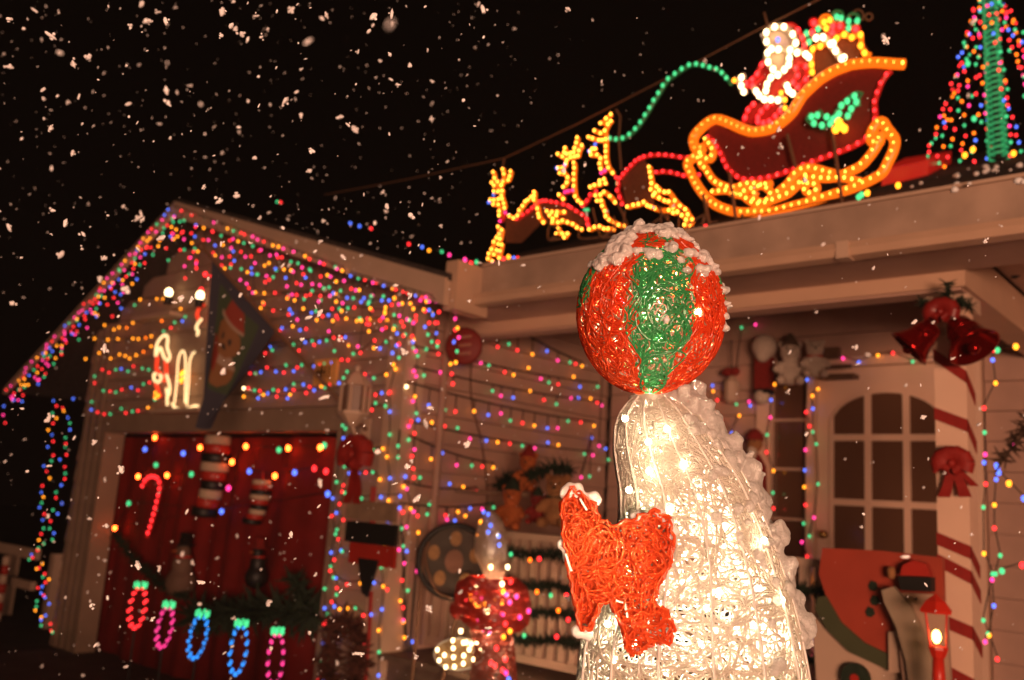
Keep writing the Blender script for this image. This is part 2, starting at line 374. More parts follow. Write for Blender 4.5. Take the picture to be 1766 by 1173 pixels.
# gable shelf boards
s1 = onY(262, 552, GY); s2 = onY(345, 708, GY)
obj('gable_shelf', MB().box((s1.x-.08, GY-.14, s1.z-.03), (s1.x+.55, GY-.03, s1.z)), M_trim, house)
obj('gable_shelf', MB().box((s2.x-.45, GY-.16, s2.z-.03), (s2.x+.25, GY-.03, s2.z)), M_trim, house)

# ------------------------------------------------------------------ garage contents
def clothfn(u, v):
    x = OX0-.6+u*(OX1-OX0+.6); zz = OZ-.02-v*(OZ-.2)
    return (x, GY+.19+.02*math.sin(x*9+1.2*math.sin(v*3))+.012*math.sin(x*23+v*2+2*math.sin(x*3))+.015*math.sin(x*4.1+1), zz)
tag(obj('red_backdrop', MB().grid(clothfn, 110, 10), M_redcloth, smooth=True), 'red cloth backdrop with soft folds filling the garage opening', 'backdrop')
box_ = MB().box((OX0-.04, GY+.5, .19), (OX1+.04, GY+.54, OZ+.2))
GI = GY+.06
def hang_sock(px, y0, y1, w, label):
    p = onY(px, y0, GI); q = onY(px, y1, GI); t = thing('striped_stocking', label, 'stocking', p, 'knitted stockings hanging in the garage')
    n = 9; h = (p.z-q.z)/n; ww = w/2
    for k in range(n):
        zc = p.z-k*h; dx = -.10*max(0, (k-5)/4)**1.5; m = [M_sock, M_redpaint, M_black][k % 3]
        r = ww*(1.0+.12*math.sin(k*.8))
        mb = MB().lathe([(r*.96, 0), (r, -h*.3), (r, -h*.7), (r*.96, -h*.98)], (p.x+dx, GI, zc), (0.12*k/n, 0, 1), 12)
        obj('knit_band', mb, m, t, True)
    tubes('hanging_loop', [[p+Vector((0, 0, .06)), p+Vector((.01, 0, 0))]], .006, M_redpaint, t)
hang_sock(377, 752, 893, .19, 'long striped knit stocking hanging nearest the flag')
hang_sock(452, 828, 905, .13, 'smaller dim striped knit stocking hanging on the red cloth')
# large bulbs strung across the backdrop, pixel positions of the strand on the cloth plane
gpts = [((267,755),'k'),((250,775),'b'),((316,782),'b'),((269,802),'g'),((238,822),'k'),((288,820),'k'),((330,818),'g'),((345,772),'k'),((400,797),'k'),((424,770),'k'),
        ((481,776),'g'),((497,773),'k'),((552,772),'k'),((559,768),'g'),((430,813),'b'),((474,821),'k'),((508,815),'b'),((542,808),'r'),((562,813),'r'),((394,842),'p'),
        ((343,861),'k'),((440,857),'p'),((382,882),'b'),((222,868),'g'),((198,911),'k'),((565,852),'b')]
t = light_string('string of large round coloured bulbs zigzagging over the red garage cloth', [onY(p[0], p[1], GI+.04) for p, c in gpts], ''.join(c for p, c in gpts), .0165, wire=False)
tubes('wire', [[onY(p[0], p[1]-3, GI+.04) for p, c in gpts[i:j]] for i, j in ((0, 7), (7, 14), (14, 19), (19, 26))], .003, M_wire, t)
# candy cane rope light
cc = smooth_path([onY(x, y, GI-.05) for x, y in ((247,838),(252,828),(262,822),(272,824),(277,835),(275,850),(270,872),(264,895),(258,915),(253,926))], 4)
t = thing('candy_cane_light', 'red rope light candy cane hanging on the red garage cloth', 'light ornament', cc[-1])
tubes('rope_tube', [cc], .011, ROPE['r'], t); bulbs(t, [p+Vector((0, -.008, 0)) for p in sample(cc, .05)], 'r', .0125)
# snowman and penguin figures on the garage floor
def snowman(px, ybase, ytop, Y, label, coat, hat, name='snowman_figure'):
    b = onY(px, ybase, Y); tp = onY(px, ytop, Y); H = tp.z-b.z; t = thing(name, label, 'figure', b)
    c = Vector((b.x, Y, b.z))
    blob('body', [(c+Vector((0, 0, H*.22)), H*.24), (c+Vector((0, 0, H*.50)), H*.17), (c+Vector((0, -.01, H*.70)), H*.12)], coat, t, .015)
    obj('hat', MB().lathe([(H*.15, 0), (H*.15, H*.02), (H*.10, H*.02), (H*.095, H*.2), (0.001, H*.2)], c+Vector((0, 0, H*.78))), hat, t, True)
    obj('scarf', MB().lathe([(H*.12, 0), (H*.14, H*.03), (H*.12, H*.06)], c+Vector((0, 0, H*.58))), M_redpaint, t, True)
    obj('nose', MB().lathe([(H*.022, 0), (.001, H*.12)], c+Vector((0, -H*.11, H*.70)), (0, -1, 0), 8), M_orange, t, True)
    for s in (-1, 1): obj('eye', MB().ell(c+Vector((s*H*.045, -H*.115, H*.735)), H*.015, 8, 5), M_black, t, True)
    return t
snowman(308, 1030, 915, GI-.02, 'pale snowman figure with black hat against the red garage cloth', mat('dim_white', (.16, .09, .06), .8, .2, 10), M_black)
snowman(440, 1015, 925, GI-.02, 'dark figure with red cap standing before the red garage cloth', M_black, M_redplush, 'winter_figure')
dg = MB()
def lumpy(path, r, n=7, jit=.35):
    out = MB()
    for p in sample(smooth_path(path, 4), r*.55):
        for _ in range(n):
            q = Vector((rnd.gauss(0, 1), rnd.gauss(0, 1), rnd.gauss(0, 1))).normalized(); e = p+q*r*rnd.uniform(.8, 1.5); w = q.orthogonal().normalized()*r*.16
            i = len(out.v); out.v += [p-w, p+w, e]; out.f.append((i, i+1, i+2))
            i = len(out.v); w2 = q.cross(w).normalized()*r*.16; out.v += [p-w2, p+w2, e+w*.5]; out.f.append((i, i+1, i+2))
    return out
def garland(label, path, r, group=None, n=8):
    return tag(obj('garland', lumpy(path, r, n), M_green), label, 'garland', group)
garland('dark evergreen garland drooping over the left side of the garage', [onY(x, y, GI-.08) for x, y in ((200,922),(222,955),(250,985),(280,1010),(320,1030))], .055, n=8)
garland('dark bushy garland lying along the garage floor edge', [onY(x, y, GI-.12) for x, y in ((335,1062),(400,1058),(470,1055),(545,1060))], .15, n=16)
garland('small dark fir bunch beside the right garage jamb', [onY(x, y, GI-.1) for x, y in ((505,1000),(520,1020),(530,1045))], .09, n=16)

# ------------------------------------------------------------------ flag with pole
tip = onY(347, 425, 2.75); base = onY(632, 742, GY-.06)
fl = thing('flag', 'navy bordered garden flag with brown teddy bear print hanging from a slanted pole', 'flag', base)
tubes('flagpole', [[base, tip]], .011, M_brownwire, fl, 2)
obj('finial', MB().ell(tip, (.022, .022, .03)), M_brownwire, fl, True)
def onpole(px):
    best = min((abs(((base+(tip-base)*k/400)-CAM).dot(_R)/((base+(tip-base)*k/400)-CAM).dot(_F)*FPX+PW/2-px), k) for k in range(401)); return base+(tip-base)*best[1]/400
fA, fC = onpole(366), onpole(476)
fD1 = onP(338, 738, fA, Vector((0, 1, 0))); fD2 = onP(362, 738, fA+(fC-fA)*.2, Vector((0, 1, 0)))
NU, NV = 60, 84
mbf = MB()
def flagfn(u, v):
    p = (fA*(1-u)+fC*u)*(1-v)+(fD1*(1-u)+fD2*u)*v
    return p+Vector((.0, .035*math.sin(u*9+v*1.5)*(v**.7), .008*math.sin(u*9)))
mbf.grid(flagfn, NU, NV)
def flagcol(u, v):
    navy = (.028, .026, .042); grn = (.032, .05, .022); tan = (.20, .08, .024); red = (.22, .024, .011); blk = (.012, .009, .008); pale = (.30, .20, .14)
    if u < .15 or u > .80 or v < .10 or v > .72: return navy
    x = (u-.47)/.34; y = (v-.36)/.30
    if y < -.42 and abs(x-.05) < .55*(1-(-y-.42)*1.0): return red            # cap
    if -.45 < y < -.33 and abs(x) < .62: return pale                          # cap brim
    for ex in (-.22, .2):
        if (x-ex)**2+((y+.02))**2 < .006: return blk
    if (x)**2/.012+(y-.16)**2/.004 < 1: return blk
    if x*x/.42+(y+.02)**2/.16 < 1: return tan
    if x < -.15 and y > .18 and y < .82 and x > -.85: return red
    if x*x/.6+(y-.65)**2/.2 < 1: return tan if y > .55 else pale
    return grn
fo = obj('flag_cloth', mbf, None, fl, True); fo.data.materials.append(None)
ca = fo.data.color_attributes.new('print', 'FLOAT_COLOR', 'POINT')
cols_ = []
for a in range(NU+1):
    for b in range(NV+1): cols_ += [*flagcol(a/NU, b/NV), 1]
ca.data.foreach_set('color', cols_)
mf, n, l = newmat('flag_print'); at = n.new('ShaderNodeAttribute'); at.attribute_name = 'print'
bs = n['Principled BSDF']; l.new(at.outputs['Color'], bs.inputs['Base Color']); bs.inputs['Roughness'].default_value = .8
fo.data.materials[0] = mf

# house plaque with dark raised characters
pc = onY(560, 642, GY-.045); pq = thing('number_plaque', 'small square plaque with dark letters on the garage gable', 'sign', pc)
obj('board', MB().box(pc+Vector((-.115, 0, -.085)), pc+Vector((.115, .02, .085))), mat('plaque_wood', (.85, .42, .13), .5, .1, 20), pq)
gl = {'H': [(0, 0, 0, 1), (.6, 0, .6, 1), (0, .5, .6, .5)], 'I': [(.3, 0, .3, 1)]}
for i, ch in enumerate('HHI'):
    mb = MB()
    for x0, y0, x1, y1 in gl[ch]:
        a = pc+Vector((-.075+i*.052+x0*.055, -.004, -.03+y0*.065)); b = pc+Vector((-.075+i*.052+x1*.055, -.004, -.03+y1*.065))
        mb.box((min(a.x, b.x)-.006, a.y, min(a.z, b.z)-.006), (max(a.x, b.x)+.006, a.y+.003, max(a.z, b.z)+.006))
    obj('letter', mb, M_black, pq)
# carriage lantern
lc = onY(612, 690, GY-.13); L = thing('wall_lantern', 'unlit pale carriage lantern on the garage wall beside the flagpole', 'wall lamp', lc)
obj('roof_cap', MB().lathe([(.10, .085), (.05, .15), (.015, .175), (.02, .2), (.001, .215)], lc, seg=6), M_trim, L)
obj('base_tray', MB().lathe([(.02, -.16), (.06, -.12), (.095, -.085), (.095, -.07)], lc, seg=6), M_trim, L)
for k in range(6):
    a = k*math.tau/6; p = lc+Vector((math.cos(a), math.sin(a), 0))*.085
    obj('corner_bar', MB().box(p+Vector((-.007, -.007, -.07)), p+Vector((.007, .007, .085))), M_trim, L)
obj('glass', MB().lathe([(.07, -.069), (.076, .084)], lc, seg=6), mat('frosted_glass', (.20, .11, .07), .3), L)
tubes('bracket', [smooth_path([lc+Vector((0, 0, -.15)), lc+Vector((0, .03, -.2)), lc+Vector((0, .10, -.19))], 4)], .012, M_trim, L)
obj('wall_plate', MB().box(lc+Vector((-.04, .10, -.25)), lc+Vector((.04, .112, -.1))), M_trim, L)

# gable lit figures
t = thing('rope_light_figure', 'white and red rope light figure of a bearded man on the gable shelf', 'light ornament', onY(283, 708, GY-.06))
G = lambda pts: smooth_path([onY(*Z3(p), GY-.07) for p in pts], 4)
tubes('white_rope', [G(q) for q in (((60,700),(65,640),(85,600),(115,580),(128,600),(125,650),(140,700),(125,725),(105,700),(85,650),(60,700)), ((50,800),(70,795),(92,815),(75,845),(52,830),(50,800)), ((115,790),(130,830),(140,880),(130,920),(120,880)), ((125,920),(125,975)))], .011, ROPE['W'], t)
tubes('red_rope', [G(q) for q in (((70,700),(65,770),(85,800)), ((115,720),(120,790),(105,840)), ((60,850),(75,905),(55,930),(85,920)))], .016, ROPE['R'], t)
bulbs(t, [onY(*Z3(p), GY-.08) for p in ((60,905),(75,920),(60,930))], 'a', .012)
t = thing('rope_light_candles', 'white rope light arches like candles on the gable shelf behind the flag', 'light ornament', onY(318, 708, GY-.06))
tubes('white_rope', [G(q) for q in (((165,965),(178,850),(185,740),(195,690),(212,668),(226,700),(228,800),(225,960)), ((235,975),(245,850),(250,740),(265,690),(280,675)), ((150,965),(180,990),(220,995),(285,975),(290,985),(200,1000),(160,985)))], .008, ROPE['W'], t)
bulbs(t, [onY(*Z3(p), GY-.06) for p in ((205,800),(210,820),(200,840),(215,790))], 'a', .014)
t = thing('rope_light_figure', 'small red and white rope light cap peeking out behind the flag edge', 'light ornament', onY(342, 600, GY-.06))
tubes('red_rope', [G(((330,410),(305,430),(292,470),(310,500)))], .014, ROPE['R'], t); tubes('white_rope', [G(((318,490),(300,510),(288,540),(300,560),(292,582)))], .011, ROPE['W'], t)
for px, py, c, lb in ((291, 505, 'w', 'small bright white spotlight on the upper gable shelf'), (345, 510, 'w', 'wider bright spotlight on the gable shelf beside the flag top')):
    p = onY(px, py, GY-.11); t = thing('spotlight', lb, 'lamp', p); bulbs(t, [p], c, .03, 'lamp_bulb'); obj('socket', MB().lathe([(.03, -.09), (.035, -.03)], p), M_black, t)
p = onY(347, 500, GY-.07); t = light_string('two pink bulbs glowing above the gable shelf', [p, p+Vector((.03, 0, .12))], 'rr', .016)

# ------------------------------------------------------------------ gable string lights
IY = 3.23
def drops(label, a, b, n, lo, hi, seed, group):
    q = random.Random(seed); pts = []; paths = [[]]
    for i in range(n):
        u = (i+q.uniform(-.3, .3))/(n-1); x = a[0]+(b[0]-a[0])*u; y = a[1]+(b[1]-a[1])*u; top = onY(x, y, IY); paths[0].append(top+Vector((0, .01, .01)))
        m = q.randint(lo, hi); d = [top]
        for k in range(m):
            pp = top+Vector((q.uniform(-.013, .013), q.uniform(0, .05), -.015-k*q.uniform(.058, .082))); pts.append(pp); d.append(pp+Vector((.008, .006, 0)))
        paths.append(d)
    t = thing('icicle_lights', label, 'string lights', pts[0], group)
    tubes('wire', paths, .0022, M_wire, t); bulbs(t, pts, mix(seed, len(pts), 'rrrrpppggbaa'), .0078)
IG = 'icicle light strings along the garage roof edge'
drops('icicle light string down the steep left edge of the garage gable', (296, 352), (12, 668), 42, 3, 5, 3, IG)
drops('icicle light string along the long right edge of the garage gable', (300, 356), (590, 462), 30, 4, 7, 5, IG)
drops('icicle light string at the low right end of the garage gable near the porch', (600, 470), (745, 512), 14, 2, 6, 6, IG)
def zrow(label, Z, pts, cols, Y=GY-.04, r=.0084, group=None):
    return light_string(label, [onY(*Z(p), Y) for p in pts], cols, r, group)
RG = 'horizontal light rows on the garage gable'
zrow('upper amber light row on the left part of the gable', Z1, ((400,590),(440,600),(505,640),(545,605),(605,590),(630,565),(705,562),(733,562)), 'ggrbgaaa', group=RG)
zrow('second amber light row left of the rope light figure', Z1, ((470,680),(512,700),(535,690),(570,692),(597,670),(650,660),(690,655),(727,662),(770,622),(812,607)), 'aaaoaaaoaa', group=RG)
zrow('third amber light row left of the rope light figure', Z1, ((425,740),(485,745),(530,742),(597,740),(622,742),(655,737),(680,730)), 'aaaaaoa', group=RG)
zrow('lowest amber light row left of the rope light figure', Z1, ((385,832),(445,805),(497,830),(537,812),(563,818),(583,830),(612,815),(645,800),(680,775)), 'aaaaaaaoa', group=RG)
zrow('upper red and green swag on the left part of the gable', Z1, ((425,910),(460,880),(490,893),(520,880),(545,877),(575,888),(600,865),(640,875),(668,880)), 'grrgbgrgg', group=RG)
zrow('middle red and green swag on the left part of the gable', Z1, ((425,940),(465,975),(495,978),(520,982),(547,970),(590,960),(620,973),(645,945),(672,938)), 'rgrgrbrgr', group=RG)
zrow('lowest red and green swag on the left part of the gable', Z1, ((412,1025),(410,1060),(438,1072),(468,1080),(495,1080),(545,1055),(565,1075),(595,1068),(620,1065),(665,1050),(695,1015)), 'gbrrggrgrag', group=RG)
zrow('short mixed light row beside the candle arches', Z1, ((735,708),(768,692),(785,668),(820,662),(832,642)), 'grgbg', group=RG)
zrow('short red and green light row just right of the flag edge', Z3, ((715,530),(770,540),(757,557),(830,530),(870,552),(905,545)), 'abrabr', group=RG)
zrow('rising light row above the number plaque', Z3, ((675,682),(705,645),(715,665),(835,632),(865,667),(900,620),(940,612),(950,635),(980,618),(1020,610),(1060,595),(1100,595),(1125,592)), 'rbggrbgrbgrrb', group=RG)
zrow('light row crossing the number plaque', Z3, ((575,755),(590,795),(620,795),(650,788),(685,762),(735,785),(780,790),(792,748),(835,783),(855,762),(880,748),(950,755),(985,745),(1010,740),(1050,735),(1105,718),(1140,720)), 'brgbrbrgbrgbrgbrr', group=RG)
zrow('upper of the two lowest light rows right of the flag', Z3, ((555,878),(580,878),(615,890),(645,893),(690,908),(720,887),(748,893),(790,885),(835,855),(890,857),(925,870),(950,890),(990,868),(1010,875),(1040,855),(1090,850)), 'wrgrbgrbgbrbagrb', group=RG)
zrow('lowest light row right of the flag above the garage opening', Z3, ((555,925),(635,935),(665,915),(740,925),(800,935),(815,915),(835,888),(905,905)), 'abarbarr', group=RG)
zrow('light row on the upper right of the gable below the icicles', Z3, ((620,340),(670,345),(730,343),(825,352),(928,352),(985,360),(1040,362),(1070,348),(1135,370),(1170,372),(1230,372),(1260,392),(1330,385),(1400,372)), 'aarprrgabgbgba', group=RG)
zrow('light row on the right of the gable at flag tip height', Z3, ((650,428),(720,442),(825,458),(935,455),(960,445),(1030,467),(1090,432),(1140,428),(1175,425),(1275,440),(1350,445),(1385,410)), 'arbbgbggrrar', group=RG)
zrow('light row right of the gable above the lantern', Z3, ((965,495),(1055,500),(1080,487),(1130,487),(1190,500),(1245,517),(1265,490),(1320,497),(1360,495),(1440,505)), 'aaraarararr', group=RG)
zrow('light row running behind the lantern top', Z3, ((1145,637),(1170,685),(1210,680),(1290,610),(1285,652),(1320,655),(1355,617),(1390,680),(1425,630)), 'agrrabgbr', group=RG)
zrow('light row at lantern height by the corner trim', Z3, ((1115,820),(1135,785),(1175,820),(1235,800),(1230,822),(1285,822),(1355,802),(1395,745)), 'ggarbgaa', group=RG)
zrow('light row under the lantern by the corner trim', Z3, ((1200,925),(1230,952),(1295,915),(1330,905),(1295,962),(1275,1000),(1350,978),(1370,905)), 'agrbgrgr', group=RG)
# post strings
def column_string(label, pa, pb, n, seed, Y, jit, cols='rgbrgbra', X=None, r=.0084, group=None):
    q = random.Random(seed); pts = []
    for i in range(n):
        u = i/(n-1); px = pa[0]+(pb[0]-pa[0])*u+q.uniform(-jit, jit); py = pa[1]+(pb[1]-pa[1])*u+q.uniform(-3, 3)
        pts.append(onY(px, py, Y) if X is None else onX(px, py, X))
    return light_string(label, pts, mix(seed, n, cols), r, group)
PG = 'light strings wound down the garage posts'
column_string('left light string falling down outside the left garage post', (97, 690), (66, 930), 24, 21, GY-.06, 7, group=PG)
column_string('second light string falling down the left garage post', (118, 690), (92, 930), 24, 22, GY-.06, 9, group=PG)
column_string('gathered lower end of the light strings on the left garage post', (62, 935), (80, 1092), 30, 23, GY-.06, 16, group=PG)
column_string('light string along the right garage jamb', (604, 706), (560, 1172), 30, 24, GY-.05, 9, 'rgbgrbaG'.replace('G', 'r'), group=PG)
column_string('sparse light string inside the right garage jamb', (590, 735), (549, 1172), 15, 29, GY-.05, 6, 'rgbrgr', group=PG)
column_string('light string down the front of the white corner trim', (682, 560), (652, 1165), 17, 25, GY-.05, 5, 'arbgagb', group=PG)
column_string('light string down the side of the white corner trim', (722, 520), (690, 1165), 21, 26, 0, 6, 'argpbarp', X=GX+.05, group=PG)
for k, (a, b, cs) in enumerate((((612,772),(660,778),'baga'), ((606,808),(655,822),'abrga'), ((590,852),(690,860),'rgbb'), ((590,955),(640,962),'gar'), ((575,1000),(668,1012),'grabr'), ((572,1042),(640,1060),'raagrb'), ((585,1085),(628,1108),'gar'))):
    n = len(cs); light_string(['top','second','third','fourth','fifth','sixth','lowest'][k]+' short light row across the garage pier beside the signs', [onY(a[0]+(b[0]-a[0])*i/(n-1), a[1]+(b[1]-a[1])*i/(n-1)+(-4, 5, 0)[i % 3], GY-.05) for i in range(n)], cs, .0084, 'short light rows on the garage pier')
# corner drops
for k, (pts, cs) in enumerate(((((735,520),(717,545),(713,557),(711,580),(712,590),(713,600)), 'arprbg'), (((740,520),(740,535),(740,557),(738,577),(755,590)), 'pbrgr'), (((758,518),(757,538),(754,557),(752,575),(754,597)), 'arrbg'), (((785,550),(789,566),(785,569),(791,582),(783,590),(788,606),(786,625),(777,628),(779,645),(781,662)), 'parpbgaarr'))):
    light_string(['first','second','third','longest'][k]+' hanging light drop at the corner between garage and porch roof', [onY(x, y, 3.45) for x, y in pts], cs, .0086, 'light drops at the porch corner')

# ------------------------------------------------------------------ garage side wall strings
SG = 'light strings stretched along the garage side wall'
def srow(label, Z, pts, cols):
    P = [onX(*Z(p), GX+.045) for p in pts]; t = thing('light_string', label, 'string lights', P[0], SG)
    w = [P[0]+Vector((0, 0, .02))]
    a, b = P[0]+Vector((0, 0, .03)), P[-1]+Vector((0, 0, .03))
    # the wire is a gentle hang between both ends; each bulb stands off it on a short stem
    path = [];
    for k in range(25):
        u = k/24; path.append(a.lerp(b, u)-Vector((0, 0, .10*u*(1-u))))
    stems = []
    for p in P:
        u = (p.y-a.y)/(b.y-a.y) if abs(b.y-a.y) > 1e-4 else 0; q = a.lerp(b, u)-Vector((0, 0, .10*u*(1-u)))
        stems.append([q, p])
    tubes('wire', [path], .005, M_wire, t); [tubes('socket_stem', [q_], .003, M_wire, t) for q_ in stems]; bulbs(t, P, cols, .0088); return t
srow('topmost short light string under the porch beam', ZS, ((525,297),(527,355),(550,458),(610,443),(655,475),(735,497),(813,480),(870,530),(935,540),(965,548),(1000,560)), 'bgrgrabpgra')
srow('second light string along the garage side wall', ZS, ((115,480),(170,470),(235,495),(370,540),(460,543),(503,555),(588,592),(635,607),(715,570),(780,627),(823,647),(873,657),(955,617),(988,670),(1083,670)), 'pgrbpgraapgrabg')
srow('third light string along the garage side wall', ZS, ((105,587),(158,610),(243,593),(307,603),(312,653),(523,692),(568,718),(633,728),(722,693),(797,740),(863,763),(940,730),(980,730),(1045,733),(1080,755),(1105,770)), 'pgprrgpbargpbarp')
srow('fourth light string along the garage side wall', ZS, ((65,670),(100,747),(183,768),(270,792),(325,802),(425,800),(500,820),(568,812),(618,850),(683,863),(745,877),(815,890),(870,890),(925,853),(993,860),(1063,878)), 'wpbgrabpgrabpgra')
srow('fifth light string along the garage side wall', ZS, ((78,880),(90,855),(127,847),(200,860),(268,880),(337,890),(403,947),(490,957),(550,965),(615,973),(682,985),(748,997),(818,967),(873,980),(1012,1028),(1058,1035)), 'prbargpbargpbagp')
srow('sixth light string ending near the plush toys', ZS, ((77,952),(20,985),(20,1045),(95,1040),(195,1055),(255,1023),(332,1087),(413,1090),(468,1095),(527,1100)), 'gggrabpgra')
srow('seventh light string above the dark wheel ornament', ZT, ((45,248),(53,200),(95,205),(123,205),(188,248),(265,235),(330,250),(393,272)), 'abrgrbar')
srow('lowest light string just over the dark wheel ornament', ZT, ((25,350),(42,370),(93,368),(112,388),(157,380),(167,335),(245,385),(252,405),(290,410),(305,368),(340,388),(363,352),(420,355),(475,347)), 'brprggrpbaabpg')
srow('scattered light string low on the garage side wall', ZT, ((35,448),(115,468),(22,550),(60,557),(107,652),(65,745),(42,827),(45,897),(85,990),(60,1080)), 'gapbpgrabr')
srow('light string in the wall corner beside the ball', ZS, ((1050,942),(1090,985),(1125,1000),(1140,1058),(1165,1130),(1040,1147),(995,1152)), 'bpbgagp')
# door wall strings left of the sidelight
for k, (pts, cs) in enumerate(((((1229,665),(1262,660),(1270,645),(1279,565),(1303,560)), 'bgrgp'), (((1218,708),(1230,675),(1237,690),(1270,697),(1292,693),(1294,700)), 'aargpb'), (((1205,740),(1220,727),(1244,723),(1262,747),(1275,717)), 'ggrba'))):
    light_string(['upper','middle','lower'][k]+' light string between the ball and the narrow window', [onY(x, y, DY-.05) for x, y in pts], cs, .0085, 'light strings by the narrow window')
VG = 'light strings framing the front door'
def vstr(label, pts, cs, Y=DY-.075): light_string(label, [onY(x, y, Y) for x, y in pts], cs, .0088, VG)
vstr('light string down the left edge of the narrow window', ((1336,663),(1330,690),(1329,720),(1323,750),(1322,780),(1334,812),(1333,850),(1334,877),(1330,930),(1331,990)), 'abpgragrpb')
vstr('light string down the white post between window and door', ((1392,655),(1390,711),(1396,735),(1389,776),(1388,811),(1387,840),(1389,871),(1386,903),(1383,935),(1392,960),(1399,970),(1394,1000),(1392,1022),(1381,1032),(1406,1093),(1398,1103),(1395,1127),(1408,1165)), 'brrpbargprbaabrbpra')
vstr('second light string down the left door casing', ((1411,671),(1401,683),(1402,705),(1402,745),(1408,766),(1411,835),(1404,893),(1396,925)), 'aabgggpg')
vstr('light string across the top of the front door', ((1454,618),(1481,625),(1514,613),(1540,609),(1574,624),(1621,617)), 'pbargb')
vstr('left light string down the trim right of the striped column', ((1713,604),(1712,621),(1717,661),(1697,704),(1698,746),(1699,784),(1697,798),(1700,835),(1696,875),(1697,955),(1712,990),(1696,1070),(1704,1093),(1699,1107)), 'rbargpbrgagggp', 4.6)
vstr('right light string down the trim beside the striped column', ((1718,802),(1718,827),(1715,871),(1715,911),(1725,958),(1717,990),(1711,1000),(1714,1045),(1706,1096),(1720,1137)), 'bbarggpbar', 4.6)
light_string('loose light string hanging off toward the right edge', [onY(x, y, 4.6) for x, y in ((1700,600),(1720,604),(1752,598))], 'rga', .012)
light_string('drooping light string at the right edge of the porch', [onY(x, y, 4.6) for x, y in ((1722,815),(1740,834),(1766,860))], 'bab', .012)
light_string('short light string by the right edge below the drooping one', [onY(x, y, 4.6) for x, y in ((1728,985),(1763,975))], 'gr', .012)
light_string('rising light string at the right edge of the porch', [onY(x, y, 4.6) for x, y in ((1720,805),(1749,771),(1775,750))], 'bpr', .012)

# ------------------------------------------------------------------ rope light sleigh, driver, gifts
SY = 3.78
def SP(Z, p, d=0): return onY(*Z(p), SY+d)
sl_ = thing('light_up_sleigh', 'big glowing rope light sleigh with amber rim and runners on the porch roof', 'light display', SP(Z6, (600, 1040)))
def rope(parent, Z, pts, c, r=.022, step=.033, d=0, n=4, br=.0105, bc=None, bulbson=True, name='rope_tube'):
    path = smooth_path([SP(Z, p, d) for p in pts], n); tubes(name, [path], r, ROPE[c], parent, 2)
    if bulbson: bulbs(parent, [p+Vector((0, -r*.75, 0)) for p in sample(path, step)], 'y' if c == 'a' else (bc or c), .0066 if c == 'a' else br*.8)
top = ((1172,318),(1120,316),(1040,310),(985,312),(915,320),(870,335),(830,350),(790,372),(755,395),(710,435),(670,475),(645,515),(620,555),(585,590),(545,620),(500,642),(430,652),(380,640),(345,625),(300,605),(245,590),(205,605),(170,635),(140,670),(132,705),(150,740),(185,730))
rope(sl_, Z6, top, 'a', .025, .036)
basket = ((205,680),(235,705),(255,740),(270,765),(300,830),(350,875),(400,890),(490,880),(570,858),(660,825),(750,790),(860,750),(940,715),(990,680),(1025,625),(1032,580),(1030,540),(1030,500),(1060,415),(1085,375),(1110,350))
rope(sl_, Z6, basket, 'r', .012, .042, .0, br=.010)
outer = ((170,760),(120,790),(103,815),(120,855),(150,915),(195,975),(250,1018),(340,1048),(430,1050),(530,1045),(620,1020),(720,995),(810,965),(920,930),(1010,890),(1065,855),(1095,800),(1122,740),(1126,690),(1090,640),(1060,600),(1020,640),(1010,690),(1045,710),(1060,660))
rope(sl_, Z6, outer, 'a', .023, .036)
rope(sl_, Z6, ((195,690),(230,740),(215,790),(160,770),(175,820),(190,830),(225,885),(270,915),(330,930),(400,910),(480,920),(520,965),(480,1000),(430,985),(440,950)), 'a', .018, .036)
rope(sl_, Z6, ((1045,710),(1010,765),(960,820),(900,850),(860,865),(800,855),(740,838),(690,832),(640,860),(600,910),(560,945),(530,975)), 'a', .022, .036)
rope(sl_, Z6, ((690,870),(680,910),(690,950),(730,955),(745,925),(715,905),(690,915)), 'a', .016, .034)
rope(sl_, Z6, ((340,960),(380,970),(420,1000),(470,1010),(540,985),(600,960),(640,925),(700,880),(790,885),(860,880),(920,890),(975,905)), 'a', .018, .036)
rope(sl_, Z6, ((230,950),(300,945),(345,965),(390,945),(450,925),(520,905)), 'a', .016, .036)
# basket panel
tpoly = [SP(Z6, p, .02) for p in top[:22]][::1]; bpoly = [SP(Z6, p, .02) for p in basket]
obj('basket_panel', MB().prism(tpoly[::-1]+bpoly[::1][:] if False else tpoly+bpoly, (0, .008, 0)), M_net, sl_)
# holly sprig
for lp in (((690,590),(705,560),(730,565),(760,545),(775,568),(810,575),(830,590),(810,615),(780,640),(760,620),(725,622),(700,605)), ((820,590),(835,550),(855,530),(880,500),(910,470),(940,455),(968,460),(950,490),(955,520),(925,530),(915,560),(890,585),(860,595))):
    pl = [SP(Z6, p, -.03) for p in lp]; tubes('holly_outline', [pl+[pl[0]]], .006, ROPE['g'], sl_)
bulbs(sl_, [SP(Z6, p, -.04) for p in ((715,577),(745,570),(790,578),(727,610),(767,620),(808,612),(822,590),(840,578),(852,562),(863,522),(892,500),(928,475),(937,505),(912,538),(895,573))], 'g', .013)
bulbs(sl_, [SP(Z6, p, -.04) for p in ((850,605),(835,640),(878,637),(862,625))], 'a', .016)
for a, b in (((595,665),(637,830)), ((815,625),(868,1010)), ((310,850),(345,1115)), ((372,1060),(378,1105)), ((180,960),(215,1130))):
    tubes('support_rod', [[SP(Z6, a, -.035), SP(Z6, b, -.035)]], .008, M_brownwire, sl_)
